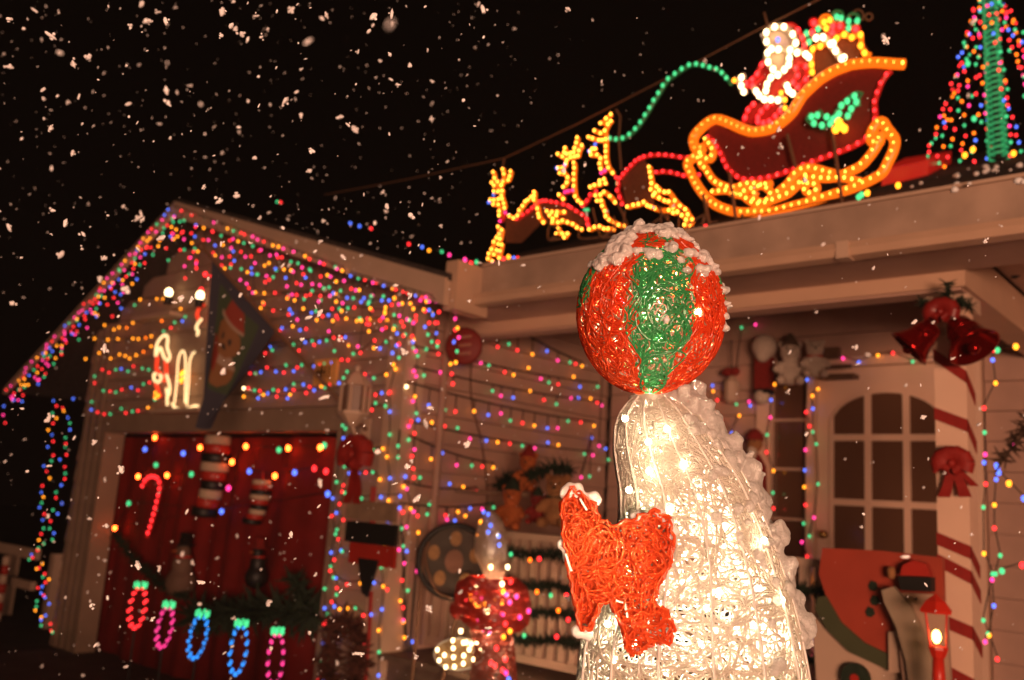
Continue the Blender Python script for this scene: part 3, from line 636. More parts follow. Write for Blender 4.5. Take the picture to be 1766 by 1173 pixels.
# driver
dr = thing('rope_light_driver', 'bearded rope light driver in red suit with white trim sitting in the sleigh', 'light display', SP(Z9, (330, 1000)))
D_ = .05
obj('coat_panel', MB().prism([SP(Z9, p, D_+.02) for p in ((300,560),(230,690),(140,770),(210,800),(215,880),(330,930),(480,930),(560,850),(640,820),(730,760),(720,600),(640,500),(580,540),(540,640),(440,700),(350,640))], (0, .008, 0)), M_coat, dr)
obj('trouser_panel', MB().prism([SP(Z9, p, D_+.02) for p in ((200,945),(120,1070),(130,1130),(250,1150),(360,1140),(470,1040),(480,960),(340,950))], (0, .008, 0)), M_coat, dr)
obj('face_panel', MB().prism([SP(Z9, p, D_+.015) for p in ((310,400),(310,300),(390,240),(500,235),(590,310),(610,400),(560,470),(560,560),(520,650),(440,720),(370,650),(330,560))], (0, .008, 0)), mat('face_net', (.75, .58, .46), .8), dr)
chains = [('w', ((330,383),(318,340),(328,297),(360,265),(405,247),(490,247),(540,280),(570,315),(600,395),(545,460),(490,450),(440,455),(375,450),(330,383))),
          ('w', ((375,450),(340,485),(335,530),(345,570),(390,637),(435,690),(495,642),(535,595),(540,535),(545,460))),
          ('r', ((500,235),(570,230),(620,275),(660,345),(680,415),(690,470))), ('w', ((610,485),(650,470),(690,500),(720,525),(700,540))),
          ('r', ((310,560),(285,595),(243,680),(198,730),(143,770))), ('r', ((300,700),(200,785),(150,800))),
          ('w', ((130,700),(100,712),(80,750),(97,790),(120,845),(145,830))),
          ('w', ((400,690),(370,715),(335,775),(325,835))), ('w', ((215,810),(235,840),(262,880),(310,915),(370,915),(435,922),(490,915))), ('w', ((500,770),(520,790),(535,835),(570,862),(600,850))),
          ('r', ((620,590),(690,612),(700,670),(690,730),(640,790),(618,800))), ('r', ((600,625),(615,695),(575,757))),
          ('r', ((230,945),(208,960),(160,1010),(132,1080),(120,1130))), ('r', ((400,965),(332,980),(280,1028),(250,1080),(250,1120),(300,1132),(355,1115),(410,1068),(455,1020)))]
for c, p in chains:
    r_ = .016 if c == 'w' else .011
    tubes('rope_tube', [smooth_path([SP(Z9, q, D_-.01) for q in p], 3)], r_, ROPE[c], dr, 1)
for c, pts in (('w', ((328,297),(405,247),(490,247),(570,315),(600,395),(545,460),(440,455),(375,450),(330,383),(340,485),(345,570),(390,637),(435,690),(495,642),(535,595),(540,535),(610,485),(690,500),(720,525),(100,712),(97,790),(120,845),(370,715),(335,775),(325,835),(235,840),(262,880),(310,915),(370,915),(435,922),(520,790),(535,835),(570,862))),
               ('r', ((620,275),(660,345),(680,415),(285,595),(243,680),(198,730),(200,785),(143,770),(690,612),(600,625),(615,695),(690,730),(575,757),(618,800),(208,960),(160,1010),(132,1080),(332,980),(280,1028),(250,1080),(250,1120),(300,1132),(355,1115),(410,1068),(455,1020))),
               ('b', ((435,365),)), ('a', ((33,740),(500,920),(465,855),(500,995)))):
    bulbs(dr, [SP(Z9, p, D_-.03) for p in pts], c, .0125 if c == 'w' else .0105)
gf = thing('rope_light_gifts', 'heap of rope light gifts with amber box and white ribbon behind the driver', 'light display', SP(Z9, (950, 560)))
G_ = .07
obj('gift_box_panel', MB().prism([SP(Z9, p, G_+.02) for p in ((745,690),(745,450),(830,415),(900,400),(960,330),(1060,300),(1200,300),(1230,400),(1290,500),(1060,560))], (0, .008, 0)), M_netbr, gf)
rope(gf, Z9, ((750,680),(745,595),(755,452),(825,425),(890,400)), 'a', .011, .1, G_, bulbson=False); rope(gf, Z9, ((940,370),(975,352),(1045,318),(1115,345),(1195,320),(1205,420),(1232,488),(1285,505)), 'a', .011, .1, G_, bulbson=False)
rope(gf, Z9, ((760,370),(785,350),(850,343),(918,405),(965,467),(1020,540)), 'w', .018, .1, G_, bulbson=False)
rope(gf, Z9, ((700,300),(720,390)), 'g', .012, .1, G_, bulbson=False)
for cx, cy, r, c in ((765, 210, 35, 'r'), (985, 150, 50, 'g'), (880, 200, 60, 'a'), (1000, 240, 45, 'r'), (1150, 265, 35, 'r'), (1130, 180, 55, 'g'), (935, 290, 40, 'r')):
    rope(gf, Z9, [(cx+r*math.cos(a*math.tau/10), cy+r*math.sin(a*math.tau/10)) for a in range(11)], c, .007, .1, G_, 2, bulbson=False, name='gift_outline')
tubes('gift_bow', [smooth_path([SP(Z9, p, G_) for p in ((1080,190),(1120,120),(1180,90),(1220,130),(1210,190))], 4), smooth_path([SP(Z9, (1272+32*math.cos(a*.7), 155+32*math.sin(a*.7)), G_) for a in range(10)], 2)], .005, M_brownwire, gf)
for c, pts in (('r', ((765,210),(750,295),(1005,240),(940,240),(935,298),(1150,268))), ('a', ((860,203),(912,185),(880,260),(755,452),(825,425),(745,595),(750,665),(1045,318),(975,352),(1115,345),(1195,320),(1195,420),(1232,488))),
               ('g', ((805,265),(698,307),(720,388),(975,155),(1015,168),(1085,195),(1165,193),(1085,260))), ('w', ((785,350),(850,343),(918,405),(945,397),(965,467),(1020,540),(1045,530)))):
    bulbs(gf, [SP(Z9, p, G_-.03) for p in pts], c, .0125)

# ------------------------------------------------------------------ rope light reindeer
def deer(label, parts_, foot, netpoly=None):
    t = thing('light_up_reindeer', label, 'light display', SP(Z5, foot), 'rope light reindeer on the porch roof')
    for c, pts in parts_:
        P = [SP(Z5, p) for p in pts]
        if len(P) > 1: tubes('rope_tube', [P], .012 if c in 'ap' else .010, ROPE['a' if c in 'aw' else 'r' if c in 'rp' else 'g'], t, 1)
        bulbs(t, [p+Vector((0, -.010, 0)) for p in P], 'y' if c == 'a' else c, .0064 if c == 'a' else .007)
    if netpoly: obj('net_panel', MB().prism([SP(Z5, p, .012) for p in netpoly], (0, .006, 0)), M_netbr, t)
    return t
deer('leading smallest reindeer reared on one leg with raised hind leg', [
    ('a', ((175,495),(182,528),(166,555),(180,572),(222,570),(230,548),(236,505),(230,478))), ('a', ((275,490),(270,518),(262,540),(230,548),(200,550))),
    ('a', ((222,570),(205,605),(228,603),(222,630),(228,650),(236,675),(240,702))), ('a', ((205,605),(178,605))), ('a', ((158,655),(180,655),(205,650))), ('a', ((175,680),(205,682),(210,720),(208,745))),
    ('p', ((245,728),(215,778))), ('a', ((268,748),(292,760),(315,745),(325,715),(345,690),(360,665),(375,655),(395,638),(412,610))), ('a', ((412,610),(412,632),(410,655),(430,705),(435,735),(440,755),(465,785))),
    ('a', ((203,810),(210,850),(195,872),(178,897),(165,940),(150,965),(145,995),(170,1010))), ('a', ((225,828),(215,880),(205,910),(225,915),(215,950),(210,990),(180,970),(195,945))),
    ('r', ((310,765),(345,740),(375,720),(400,700),(420,685),(440,665),(460,660),(480,660),(510,665),(540,670),(580,680),(610,690))), ('b', ((178,627),)), ('b', ((150,670),))], (160, 1010),
    ((240,760),(310,770),(400,705),(440,670),(600,690),(520,760),(440,790),(330,900),(240,900)))
deer('middle reindeer of the three with curled antlers and folded front legs', [
    ('a', ((548,390),(575,405),(600,425),(622,385),(640,380),(645,355),(655,325),(660,295))), ('a', ((585,380),(590,355),(600,390))), ('a', ((687,340),(670,370),(665,400),(645,405),(622,410))),
    ('a', ((640,440),(643,470),(640,505),(640,540),(640,575),(648,635),(665,660),(685,675))), ('a', ((550,470),(575,470),(595,445))), ('a', ((560,500),(585,500),(605,525),(600,555),(580,580))), ('a', ((555,625),(580,650))),
    ('p', ((590,610),(610,605),(635,600))), ('a', ((585,725),(545,725),(515,725),(485,720),(500,745),(520,765),(515,785),(550,785),(575,775),(605,785),(635,795),(660,815),(685,825))), ('a', ((540,745),(520,765))),
    ('a', ((550,820),(555,840),(540,850),(575,850),(605,850),(585,872))), ('r', ((625,700),(655,720),(690,740),(715,765),(720,795),(725,805))), ('b', ((590,452),)), ('b', ((543,472),)), ('g', ((705,713),(722,713)))], (600, 880),
    ((600,690),(700,745),(720,800),(660,800),(600,775),(540,770)))
deer('largest reindeer next to the sleigh with tall branching antlers', [
    ('a', ((855,160),(828,185),(855,200),(838,218),(820,255),(825,305),(825,345),(825,375),(825,408),(830,440),(840,470),(865,500))), ('a', ((828,185),(795,212),(838,218))), ('a', ((760,255),(795,270),(820,255))), ('a', ((725,292),(750,300),(785,310),(805,310),(825,305))),
    ('a', ((735,375),(748,360),(765,360))), ('a', ((740,395),(775,395),(795,415),(790,445),(795,475))), ('p', ((820,487),(800,500))), ('r', ((885,525),(895,560),(890,600),(905,640),(920,680))),
    ('a', ((735,580),(760,570),(790,565),(815,535),(825,560),(790,545))), ('a', ((765,630),(795,625),(775,660),(800,660),(805,690),(820,720),(825,750),(845,770),(875,785),(900,800),(930,805))), ('a', ((815,610),(850,635),(880,670))),
    ('a', ((730,825),(760,812),(790,808),(815,822),(840,822),(870,825))), ('r', ((690,690),(715,660),(735,625),(770,605))),
    ('a', ((950,695),(985,685),(1015,680),(1045,668),(1065,688),(1085,695),(1110,705),(1145,715),(1190,715),(1215,730),(1240,725),(1265,745),(1290,770),(1280,800),(1310,830))),
    ('a', ((1075,465),(1080,495),(1085,525),(1090,560),(1120,580),(1135,600),(1165,610),(1190,610),(1225,660),(1255,690),(1285,710),(1300,740),(1325,770),(1310,800))), ('a', ((1090,560),(1085,595),(1110,615),(1135,645),(1165,660),(1190,665),(1215,700),(1240,725))), ('a', ((1100,630),(1135,645))),
    ('r', ((905,530),(925,505),(945,480),(970,455),(995,430),(1020,415),(1045,405),(1085,395),(1130,393),(1170,395),(1210,400),(1255,408),(1300,410))), ('r', ((1115,495),(1155,490),(1200,495),(1240,505),(1275,515),(1365,510))), ('b', ((765,335),)), ('b', ((730,375),)), ('g', ((892,560),))], (1290, 830),
    ((905,535),(1040,415),(1075,470),(1085,590),(1100,690),(1040,665),(940,690)))
rn = [SP(Z5, p) for p in ((850,300),(880,305),(912,303),(950,285),(975,265),(1000,240),(1020,215),(1038,187),(1055,160),(1075,130),(1090,100),(1118,58))]+[SP(Z6, p) for p in ((0,405),(35,375),(70,350),(120,322),(165,322),(210,335),(260,350),(300,390),(320,415))]
rn = smooth_path(rn, 3); t = thing('rope_light_rein', 'green rope light rein curving from the reindeer to the driver', 'light display', rn[0])
tubes('rope_tube', [rn], .012, ROPE['g'], t); bulbs(t, [p+Vector((0, -.011, 0)) for p in sample(rn, .043)], 'g', .0095)
cable = [onY(x, y, SY+.03) for x, y in ((560,336),(700,310),(870,273),(1000,212),(1140,140),(1310,50),(1410,0),(1560,-75))]
t = thing('overhead_cable', 'thin brown cable rising from the reindeer past the sleigh driver', 'cable', cable[2]); tubes('cable_line', [cable], .0042, M_brownwire, t)
tubes('tie_wire', [[onY(870, 273, SY+.03), onY(866, 292, SY+.01)], [onY(1318, 22, SY+.03), onY(1326, 52, SY+.03)], [SP(Z5, (880, 130)), SP(Z5, (905, 170)), SP(Z5, (895, 300)), SP(Z5, (910, 480))]], .006, M_brownwire, t)
tw = []
for i in range(16):
    x = rnd.uniform(930, 1260); y = 420-(x-930)*.045
    tw.append(smooth_path([onY(x+rnd.uniform(-20, 20), y-rnd.uniform(20, 70), SY-.02), onY(x+rnd.uniform(-14, 14), y-20, SY-.03), onY(x+rnd.uniform(-10, 10), y-5, SY-.05), onY(x+rnd.uniform(10, 40), y-8, SY-.02)], 4))
pcd = thing('power_cord', 'tangle of brown power cords under the reindeer on the roof edge', 'cord', tw[0][0])
for w_ in tw: tubes('cord_loop', [w_], .005, M_brownwire, pcd)
rs = lambda lb, pts, cs, Y: light_string(lb, [onY(x, y, Y) for x, y in pts], cs, .011, 'light strings lying on the roof')
rs('short light string lying on the roof edge below the leading reindeer', ((802,448),(812,454),(822,452),(833,460),(842,462),(850,455),(862,455),(868,447),(877,443),(886,446),(893,446),(902,451),(878,458),(896,452)), 'prgwgbarabrrag', 3.62)
rs('sparse light string crossing the dark garage roof', ((478,348),(484,349),(604,385),(620,390),(640,394),(705,421),(728,426),(740,432),(762,434),(775,440)), 'grbbrrbagp', 4.6)
rs('tiny light string on the roof edge below the sleigh runners', ((923,446),(954,445),(1217,392),(1481,340),(1486,336),(1496,333),(1549,320)), 'aprggaap', 3.62)

# ------------------------------------------------------------------ light tree on the roof
def onroof(px, py):
    # porch roof plane z = 2.9 + (y-3.55)*k
    k = 2.3/5.45; n = Vector((0, -k, 1)).normalized(); return onP(px, py, Vector((0, 3.55, 2.905)), n)
tb = onroof(1722, 276); apex = onY(1704, -60, tb.y)
lt = thing('light_tree', 'tall cone tree of coloured lights around a green pole on the roof', 'light display', tb)
tubes('pole', [[tb, apex]], .02, M_black, lt)
hT = (apex-tb).length; coil = []
for k in range(1100):
    u = k/1100; a = u*math.tau*34
    if .14 < u < .155 or .28 < u < .285: pass
    coil.append(tb.lerp(apex, u)+Vector((math.cos(a), math.sin(a), 0))*.052*(1-.35*u))
tubes('green_coil', [coil], .0075, ROPE['G'], lt, 1)
q = random.Random(5); rad = hT*.33
for k in range(14):
    a = k*math.tau/14+.1; foot = tb+Vector((math.cos(a)*rad, math.sin(a)*rad*.8, math.sin(a)*rad*.25)); path = []; pts = []
    for i in range(21):
        u = i/20; p = foot.lerp(apex, u)+Vector((q.uniform(-.02, .02), q.uniform(-.02, .02), -.05*math.sin(u*math.pi)+q.uniform(-.01, .01))); path.append(p)
        if u < .97: pts.append(p)
    tubes('strand', [path], .003, M_wire, lt); bulbs(lt, pts, mix(100+k, len(pts), 'rrprogrgorgb'), .0086)
for px, py, c in ((1664,268,'a'),(1678,258,'a'),(1748,265,'a'),(1669,110,'g'),(1680,205,'g')):
    bulbs(lt, [onY(px, py, tb.y-.4)], c, .014, 'large_bulb')
a0, a1, a2, a3 = onroof(1520, 322), onroof(1600, 302), onroof(1640, 281), onroof(1560, 290)
rp = MB().prism([a0, a1, a2, a3], (0, .02, .10)); tag(obj('red_fabric_roll', rp, emit('glowing_red_fabric', (1, .02, .01), .25, (.6, .02, .02))), 'flattened bright red fabric lying on the roof behind the sleigh', 'fabric')  # weak emission makes the fabric look lit; it is no lamp
sn = MB()
for i in range(34):
    p = onroof(rnd.uniform(1480, 1766), rnd.uniform(285, 330)); s = rnd.uniform(.004, .013); sn.ell(p+Vector((0, 0, s*.5)), (s*1.3, s, s), 6, 4, jit=.3)
tag(obj('roof_snow', sn, M_snow, smooth=True), 'small tufts of snow on the porch roof edge', kind='stuff')

# ------------------------------------------------------------------ giant bulb ornaments in the drive
def giant(px, pcap, pcen, hw, hh, tilt, c, label):
    Y = 2.95; cen = onY(px, pcen, Y); s = (cen-onY(px, pcen+100, Y)).length/100; w, h = hw*s, hh*s
    t = thing('giant_bulb_ornament', label, 'light ornament', cen-Vector((0, 0, h)), 'giant bulb shaped ornaments in front of the garage')
    Rm = Matrix.Rotation(tilt, 3, 'Y')
    f = lambda a, b: cen+Rm@Vector((math.cos(b)*math.sin(a)*w*(1+.12*math.cos(a)), math.sin(b)*math.sin(a)*w, math.cos(a)*h))
    tubes('wire_frame', [[f(.25+k*(math.pi-.3)/14, j*math.tau/4+.15) for k in range(15)] for j in range(4)], .004, M_wire, t)
    bulbs(t, [f(.35+k*(math.pi-.45)/6, j*math.tau/4+.15) for j in range(4) for k in range(7)], c, .0086)
    cap = [cen+Rm@Vector((math.cos(b)*w*.52, math.sin(b)*w*.52, h*zc)) for zc in (1.04, 1.18) for b in [i*math.tau/6+.2 for i in range(6)]]
    tubes('cap_frame', [cap[:6]+[cap[0]], cap[6:]+[cap[6]]], .004, M_wire, t); bulbs(t, cap, 'g', .0086, 'cap_bulb')
    tubes('stake', [[cen-Vector((0, 0, h)), Vector((cen.x, cen.y, .18))]], .006, M_black, t)
giant(237, 1008, 1048, 18, 36, .03, 'r', 'red giant bulb ornament, first from the garage left')
giant(284, 1040, 1082, 17, 37, .12, 'm', 'pink giant bulb ornament between the red and blue ones')
giant(341, 1055, 1099, 20, 39, .16, 'c', 'deep blue giant bulb ornament beside the smaller pink one')
giant(411, 1072, 1121, 20, 43, .02, 'c', 'blue giant bulb ornament fourth in the row')
giant(475, 1085, 1138, 19, 46, -.05, 'm', 'pink giant bulb ornament at the right end of the row')

# ------------------------------------------------------------------ pier signs, bow, wreath
sg = 'plank signs hung on the garage pier'
for (x0, y0, x1, y1), m, lb in (((596,868,681,894), M_wood, 'weathered grey plank sign, top of the three on the garage pier'), ((594,906,683,933), M_black, 'black plank sign in the middle of the three on the garage pier'), ((600,944,680,970), M_redpaint, 'dark red plank sign lowest of the three on the garage pier')):
    a = onY(x0, y1, GY-.075); b = onY(x1, y0, GY-.075); t = thing('plank_sign', lb, 'sign', a, sg)
    obj('board', MB().box((a.x, GY-.075, a.z), (b.x, GY-.05, b.z)), m, t)
    for u in (.47, .53): x = a.x+(b.x-a.x)*u; tubes('hanging_cord', [[Vector((x, GY-.06, b.z)), Vector((x, GY-.06, b.z+.085))]], .008, M_redpaint, t)
def bow(name, label, c, s, right, m, tails):
    t = thing(name, label, 'bow', c); R_ = Vector(right).normalized(); U_ = Vector((0, 0, 1)); N_ = R_.cross(U_)
    if N_.y > 0: N_ = -N_
    for k, a in enumerate((-.25, .45, 1.05, 1.57, 2.1, 2.7, 3.4, -.9, 4.05)):
        d = R_*math.cos(a)+U_*math.sin(a)*.85; tv = R_*(-math.sin(a))+U_*math.cos(a); L = s*(.95 if k < 7 else .6)
        mb = MB(); mb.grid(lambda u, v: c+d*L*(1-math.cos(u*math.tau))*.5+N_*s*(.22+.34*math.sin(u*math.tau)*(1-.3*math.cos(u*math.tau)))+tv*s*(v-.5)*(.16+.36*(1-math.cos(u*math.tau))*.5), 14, 3); obj('ribbon_loop', mb, m, t, True)
    for (dx, dz, w) in tails:
        mb = MB(); e = c+R_*dx*s+U_*dz*s; wv = R_*w*s
        mb.grid(lambda u, v: c.lerp(e, u)+wv*(v-.5)*(.6+.5*u)+N_*s*(.12+.06*math.sin(u*7)), 10, 4); obj('ribbon_tail', mb, m, t, True)
    obj('knot', MB().ell(c+N_*s*.4, s*.2), m, t, True); return t
bow('red_bow', 'drooping dark red bow on the garage pier above the signs', onY(620, 785, GY-.07), .15, (1, 0, 0), M_ribbon, ((-.35, -1.9, .5), (.25, -1.9, .45)))
bow('red_bow', 'large red velvet bow with long tails on the striped porch column', onY(1645, 800, 3.86), .085, (1, 0, 0), M_ribbon, ((-.42, -1.55, .5), (.5, -1.5, .5), (.9, -1.0, .35)))
wc = onY(592, 1135, GY-.1); mb = lumpy([wc+Vector((math.cos(a*.7)*.14, -.0, math.sin(a*.7)*.2)) for a in range(10)], .09, 16)
tag(obj('wreath', mb, mat('dark_wreath', (.07, .02, .012), .9)), 'dark red brown wreath low on the garage pier', 'wreath')
wd = onY(632, 992, GY-.08); t = thing('dark_pennant', 'dark pointed cloth hanging below the plank signs', 'pennant', wd)
obj('cloth', MB().prism([wd+Vector((-.09, 0, .09)), wd+Vector((.09, 0, .09)), wd+Vector((.02, 0, -.12)), wd+Vector((-.03, 0, -.1))], (0, .012, 0)), M_black, t)
ps = [onY(x, y, GY-.05) for x, y in ((655,985),(648,1060),(640,1172))]; tag(tubes('red_streamer', [[onY(x, y, GY-.05) for x, y in ((640,1020),(636,1100),(630,1175))]], .012, M_ribbon), 'long red ribbon hanging straight down the garage pier', 'ribbon')

# round striped ornament on the side wall
rc = onY(800, 597, 3.83); t = thing('lollipop_ornament', 'round red striped lollipop disc hung at the garage end of the porch beam', 'ornament', rc)
obj('disc', MB().lathe([(.10, -.012), (.115, 0), (.10, .012)], rc, (.5, -.85, 0), 24), MATS['dark_red_disc'] if 'dark_red_disc' in MATS else mat('dark_red_disc', (.2, .016, .012), .6), t, True)
for dz in (-.05, 0, .05): obj('stripe', MB().box(rc+Vector((-.075, -.024, dz-.008)), rc+Vector((.075, -.016, dz+.008))), mat('pale_stripe', (.45, .2, .14)), t)
tubes('hanging_cord', [smooth_path([onX(x, y, GX+.03) for x, y in ((822,470),(822,560),(812,640),(815,700),(830,760),(840,840),(838,900))], 4)], .006, M_brownwire, t)

# ------------------------------------------------------------------ dark wheel ornament
def facing(Y, px, py): return onY(px, py, Y)
wc = onY(783, 968, 3.52); nrm = Vector((.68, -.73, 0)); wr = Vector((.73, .68, 0)); wu = Vector((0, 0, 1)); WR = .185
t = thing('wheel_ornament', 'big dark round fan like wheel with light holes standing by the porch', 'ornament', Vector((wc.x, wc.y, .7)))
ring = lambda r, d: [wc+wr*math.cos(a*math.tau/32)*r+wu*math.sin(a*math.tau/32)*r+nrm*d for a in range(32)]
tubes('rim', [ring(WR, 0)], .016, M_black, t, 2, True)
obj('back_disc', MB().prism(ring(WR-.01, -.03), nrm*.008), mat('wheel_dark', (.05, .03, .018), .6, .2, 20), t)
tubes('wire_guard', [[p for p in smooth_path([wc+wr*(-WR*.75+.0)+wu*(WR*.5)+nrm*.02, wc+wr*(-WR*.8)-wu*.0+nrm*.03, wc+wr*(-WR*.45)-wu*WR*.8+nrm*.02, wc+wu*(-WR)+nrm*.01], 5)]], .008, M_brownwire, t)
obj('hub', MB().prism([wc+wr*math.cos(a*math.tau/20)*.048+wu*math.sin(a*math.tau/20)*.06+nrm*-.02 for a in range(20)], nrm*.03), mat('hub_brown', (.22, .09, .05), .6), t)
for k in range(5):
    a = k*math.tau/5+.3; cc_ = wc+wr*math.cos(a)*.115+wu*math.sin(a)*.115
    obj('petal', MB().prism([cc_+wr*math.cos(b*math.tau/10)*.032+wu*math.sin(b*math.tau/10)*.04+nrm*-.019 for b in range(10)], nrm*.008), mat('petal_ochre', (.34, .16, .05), .6, .3, 30) if k == 0 else MATS['petal_ochre'], t)
tubes('stand', [[wc-wr*.16+wu*.1, wc-wr*.17-wu*.62], [wc+wr*.05-wu*WR, wc-wr*.02-wu*.62]], .010, M_brownwire, t)

# ------------------------------------------------------------------ railing, garlands
RY = 3.92
rl = thing('porch_railing', 'white picket porch railing wrapped with dark garlands', 'railing', (-2.6, RY, .75))
zr = onY(893, 918, RY).z; zb_ = onY(893, 1130, RY).z
obj('top_rail', MB().box((GX+.03, RY-.03, zr-.035), (-1.14, RY+.03, zr)), M_trim, rl)
obj('bottom_rail', MB().box((GX+.03, RY-.02, zb_-.03), (-1.14, RY+.02, zb_+.01)), M_trim, rl)
x = GX+.06
while x < -1.2:
    obj('picket', MB().box((x, RY-.012, zb_+.012), (x+.045, RY+.012, zr-.037)), M_trim, rl); x += .072
for k, (y0, y1) in enumerate(((948,968),(1000,1022),(1050,1066),(1098,1112))):
    pts = [onY(870+i*22, y0+(y1-y0)*i/6+4*math.sin(i*1.1), RY-.04) for i in range(7)]; e = Vector((-1.25, RY-.04, pts[-1].z)); pts += [pts[-1].lerp(e, .5)+Vector((0, 0, -.02)), e]
    garland(['top','second','third','lowest'][k]+' dark fir garland strung across the white railing', pts, .042, 'fir garlands on the railing', 12)
    light_string(['top','second','third','lowest'][k]+' sparse light string woven in the railing garland', [onY(x, y, RY-.085) for x, y in (((881,956),(914,966),(930,964)), ((926,1021),(950,1027),(977,1027)), ((905,1050),(963,1053),(980,1069)), ((904,1096),(880,1088),(960,1098)))[k]], ('gor', 'ogr', 'gor', 'gar')[k], .010, 'light strings on the railing', wire=False)

# ------------------------------------------------------------------ second lit figure
FY2 = 3.35
def F2(px, py, d=0): return onY(px, py, FY2+d)
def pclear(name, col, emi, alpha):
    m, n, l = newmat(name); b = n['Principled BSDF']; b.inputs['Base Color'].default_value = (*col, 1); b.inputs['Alpha'].default_value = alpha
    b.inputs['Emission Color'].default_value = (*col, 1); b.inputs['Emission Strength'].default_value = emi; b.inputs['Roughness'].default_value = .3; return m
def strands(name, fn, n, steps, step, r, m, parent, seed, turn=.55):
    q = random.Random(seed); paths = []
    for _ in range(n):
        s, t_ = q.random(), q.random(); a = q.uniform(0, math.tau); w = q.gauss(0, turn*.4); path = []; h = q.uniform(-1, 1)
        for k in range(steps):
            path.append(fn(s, t_, h)); a += w+q.gauss(0, turn); s += math.cos(a)*step[0]; t_ += math.sin(a)*step[1]
            if t_ < 0: t_ = -t_; a = -a
            if t_ > 1: t_ = 2-t_; a = -a
        paths.append(path)
    o = tubes(name, paths, r, m, parent, 0); o['kind'] = 'stuff'; return o
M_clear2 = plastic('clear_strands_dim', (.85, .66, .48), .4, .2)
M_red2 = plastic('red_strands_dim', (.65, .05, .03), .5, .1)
t2 = thing('lit_wire_figure', 'lit wire figure with clear cone head and red ruff before the railing', 'light display', F2(850, 1165))
def ring_fn(rows, Yc):
    R3 = []
    for y, xl, xr in rows:
        a, b = onY(xl, y, Yc), onY(xr, y, Yc); R3.append(((a+b)/2, (b-a).length/2*.8))
    def fn(s, t_, h):
        u = t_*(len(R3)-1); i = min(int(u), len(R3)-2); f = u-i; c = R3[i][0].lerp(R3[i+1][0], f); r = R3[i][1]*(1-f)+R3[i+1][1]*f
        return c+Vector((math.cos(s*math.tau), math.sin(s*math.tau), 0))*r*(1+.04*h)
    return fn
head = ring_fn(((882,838,852),(900,828,866),(930,822,872),(958,822,872),(985,834,870),(1005,842,862)), FY2)
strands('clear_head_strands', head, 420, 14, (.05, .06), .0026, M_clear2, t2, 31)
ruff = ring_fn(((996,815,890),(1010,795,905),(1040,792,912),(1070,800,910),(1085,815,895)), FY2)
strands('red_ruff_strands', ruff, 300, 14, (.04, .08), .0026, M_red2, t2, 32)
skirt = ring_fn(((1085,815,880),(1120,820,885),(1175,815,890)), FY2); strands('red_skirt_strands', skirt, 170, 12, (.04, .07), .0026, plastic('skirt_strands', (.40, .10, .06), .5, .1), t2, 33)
arm = ring_fn(((1040,780,806),(1055,777,812),(1068,785,806)), FY2-.05); strands('red_arm_strands', arm, 60, 10, (.06, .1), .0024, M_red2, t2, 34)
plate = lambda s, t_, h: F2(791+42*t_*math.cos(s*math.tau), 1128+27*t_*math.sin(s*math.tau), -.06+.03*h*(1-t_)-.0*t_)
strands('gold_base_strands', plate, 240, 14, (.04, .08), .0024, plastic('gold_strands', (.75, .50, .22), .5, .15), t2, 35)
tubes('base_rim', [[F2(791+42*math.cos(a*math.tau/28), 1128+27*math.sin(a*math.tau/28), -.06) for a in range(29)]], .005, M_metal, t2)
zf = lambda p: (740+p[0]*.1817, 960+p[1]*.1817)
for c, pts in (('w', ((455,270),(442,310),(585,235),(693,260),(560,520),(540,520),(300,560),(325,575),(388,615),(300,708),(585,100),(745,100))), ('a', ((408,420),(490,465),(440,465),(625,397),(705,328),(690,432),(575,660),(768,708),(708,763),(385,370),(520,450))),
               ('r', ((328,245),(360,410),(640,870),(725,975),(588,1010),(625,1035),(700,1078),(425,665),(775,240),(725,640))), ('p', ((445,355),(495,395),(765,435),(830,380),(860,575),(695,555),(515,685),(575,705),(462,600),(735,360),(730,1105),(945,517))), ('b', ((755,1165),))):
    bulbs(t2, [F2(*zf(p), -.09) for p in pts], c, .0095)
bulbs(t2, [F2(*zf(p), -.09) for p in ((78,885),(145,935),(228,870),(225,797),(325,818),(352,815),(380,883),(450,815),(495,885),(230,955),(328,940),(422,978),(325,1015),(158,1048),(240,1045),(95,985),(400,830))], 'w', .0085)
bulbs(t2, [F2(x, y, -.06) for x, y in ((834,883),(842,887),(846,906),(842,918),(860,925),(861,940))], 'b', .008); bulbs(t2, [F2(x, y, -.06) for x, y in ((829,900),(825,922),(845,978),(875,978))], 'a', .0085)

for (x, y, e, c_) in ((848, 950, 1.6, (1, .8, .55)), (835, 1040, 5, (1, .5, .3)), (865, 1045, 5, (1, .5, .3)), (850, 1120, 2.5, (1, .4, .25)), (791, 1128, 2.2, (1, .75, .4))):
    l_ = bpy.data.lights.new('figure_lamp', 'POINT'); l_.energy = e; l_.color = c_; l_.shadow_soft_size = .006; o = bpy.data.objects.new('figure_lamp', l_); COL.objects.link(o); o.parent = t2; o.location = F2(x, y, 0)-wloc(t2)
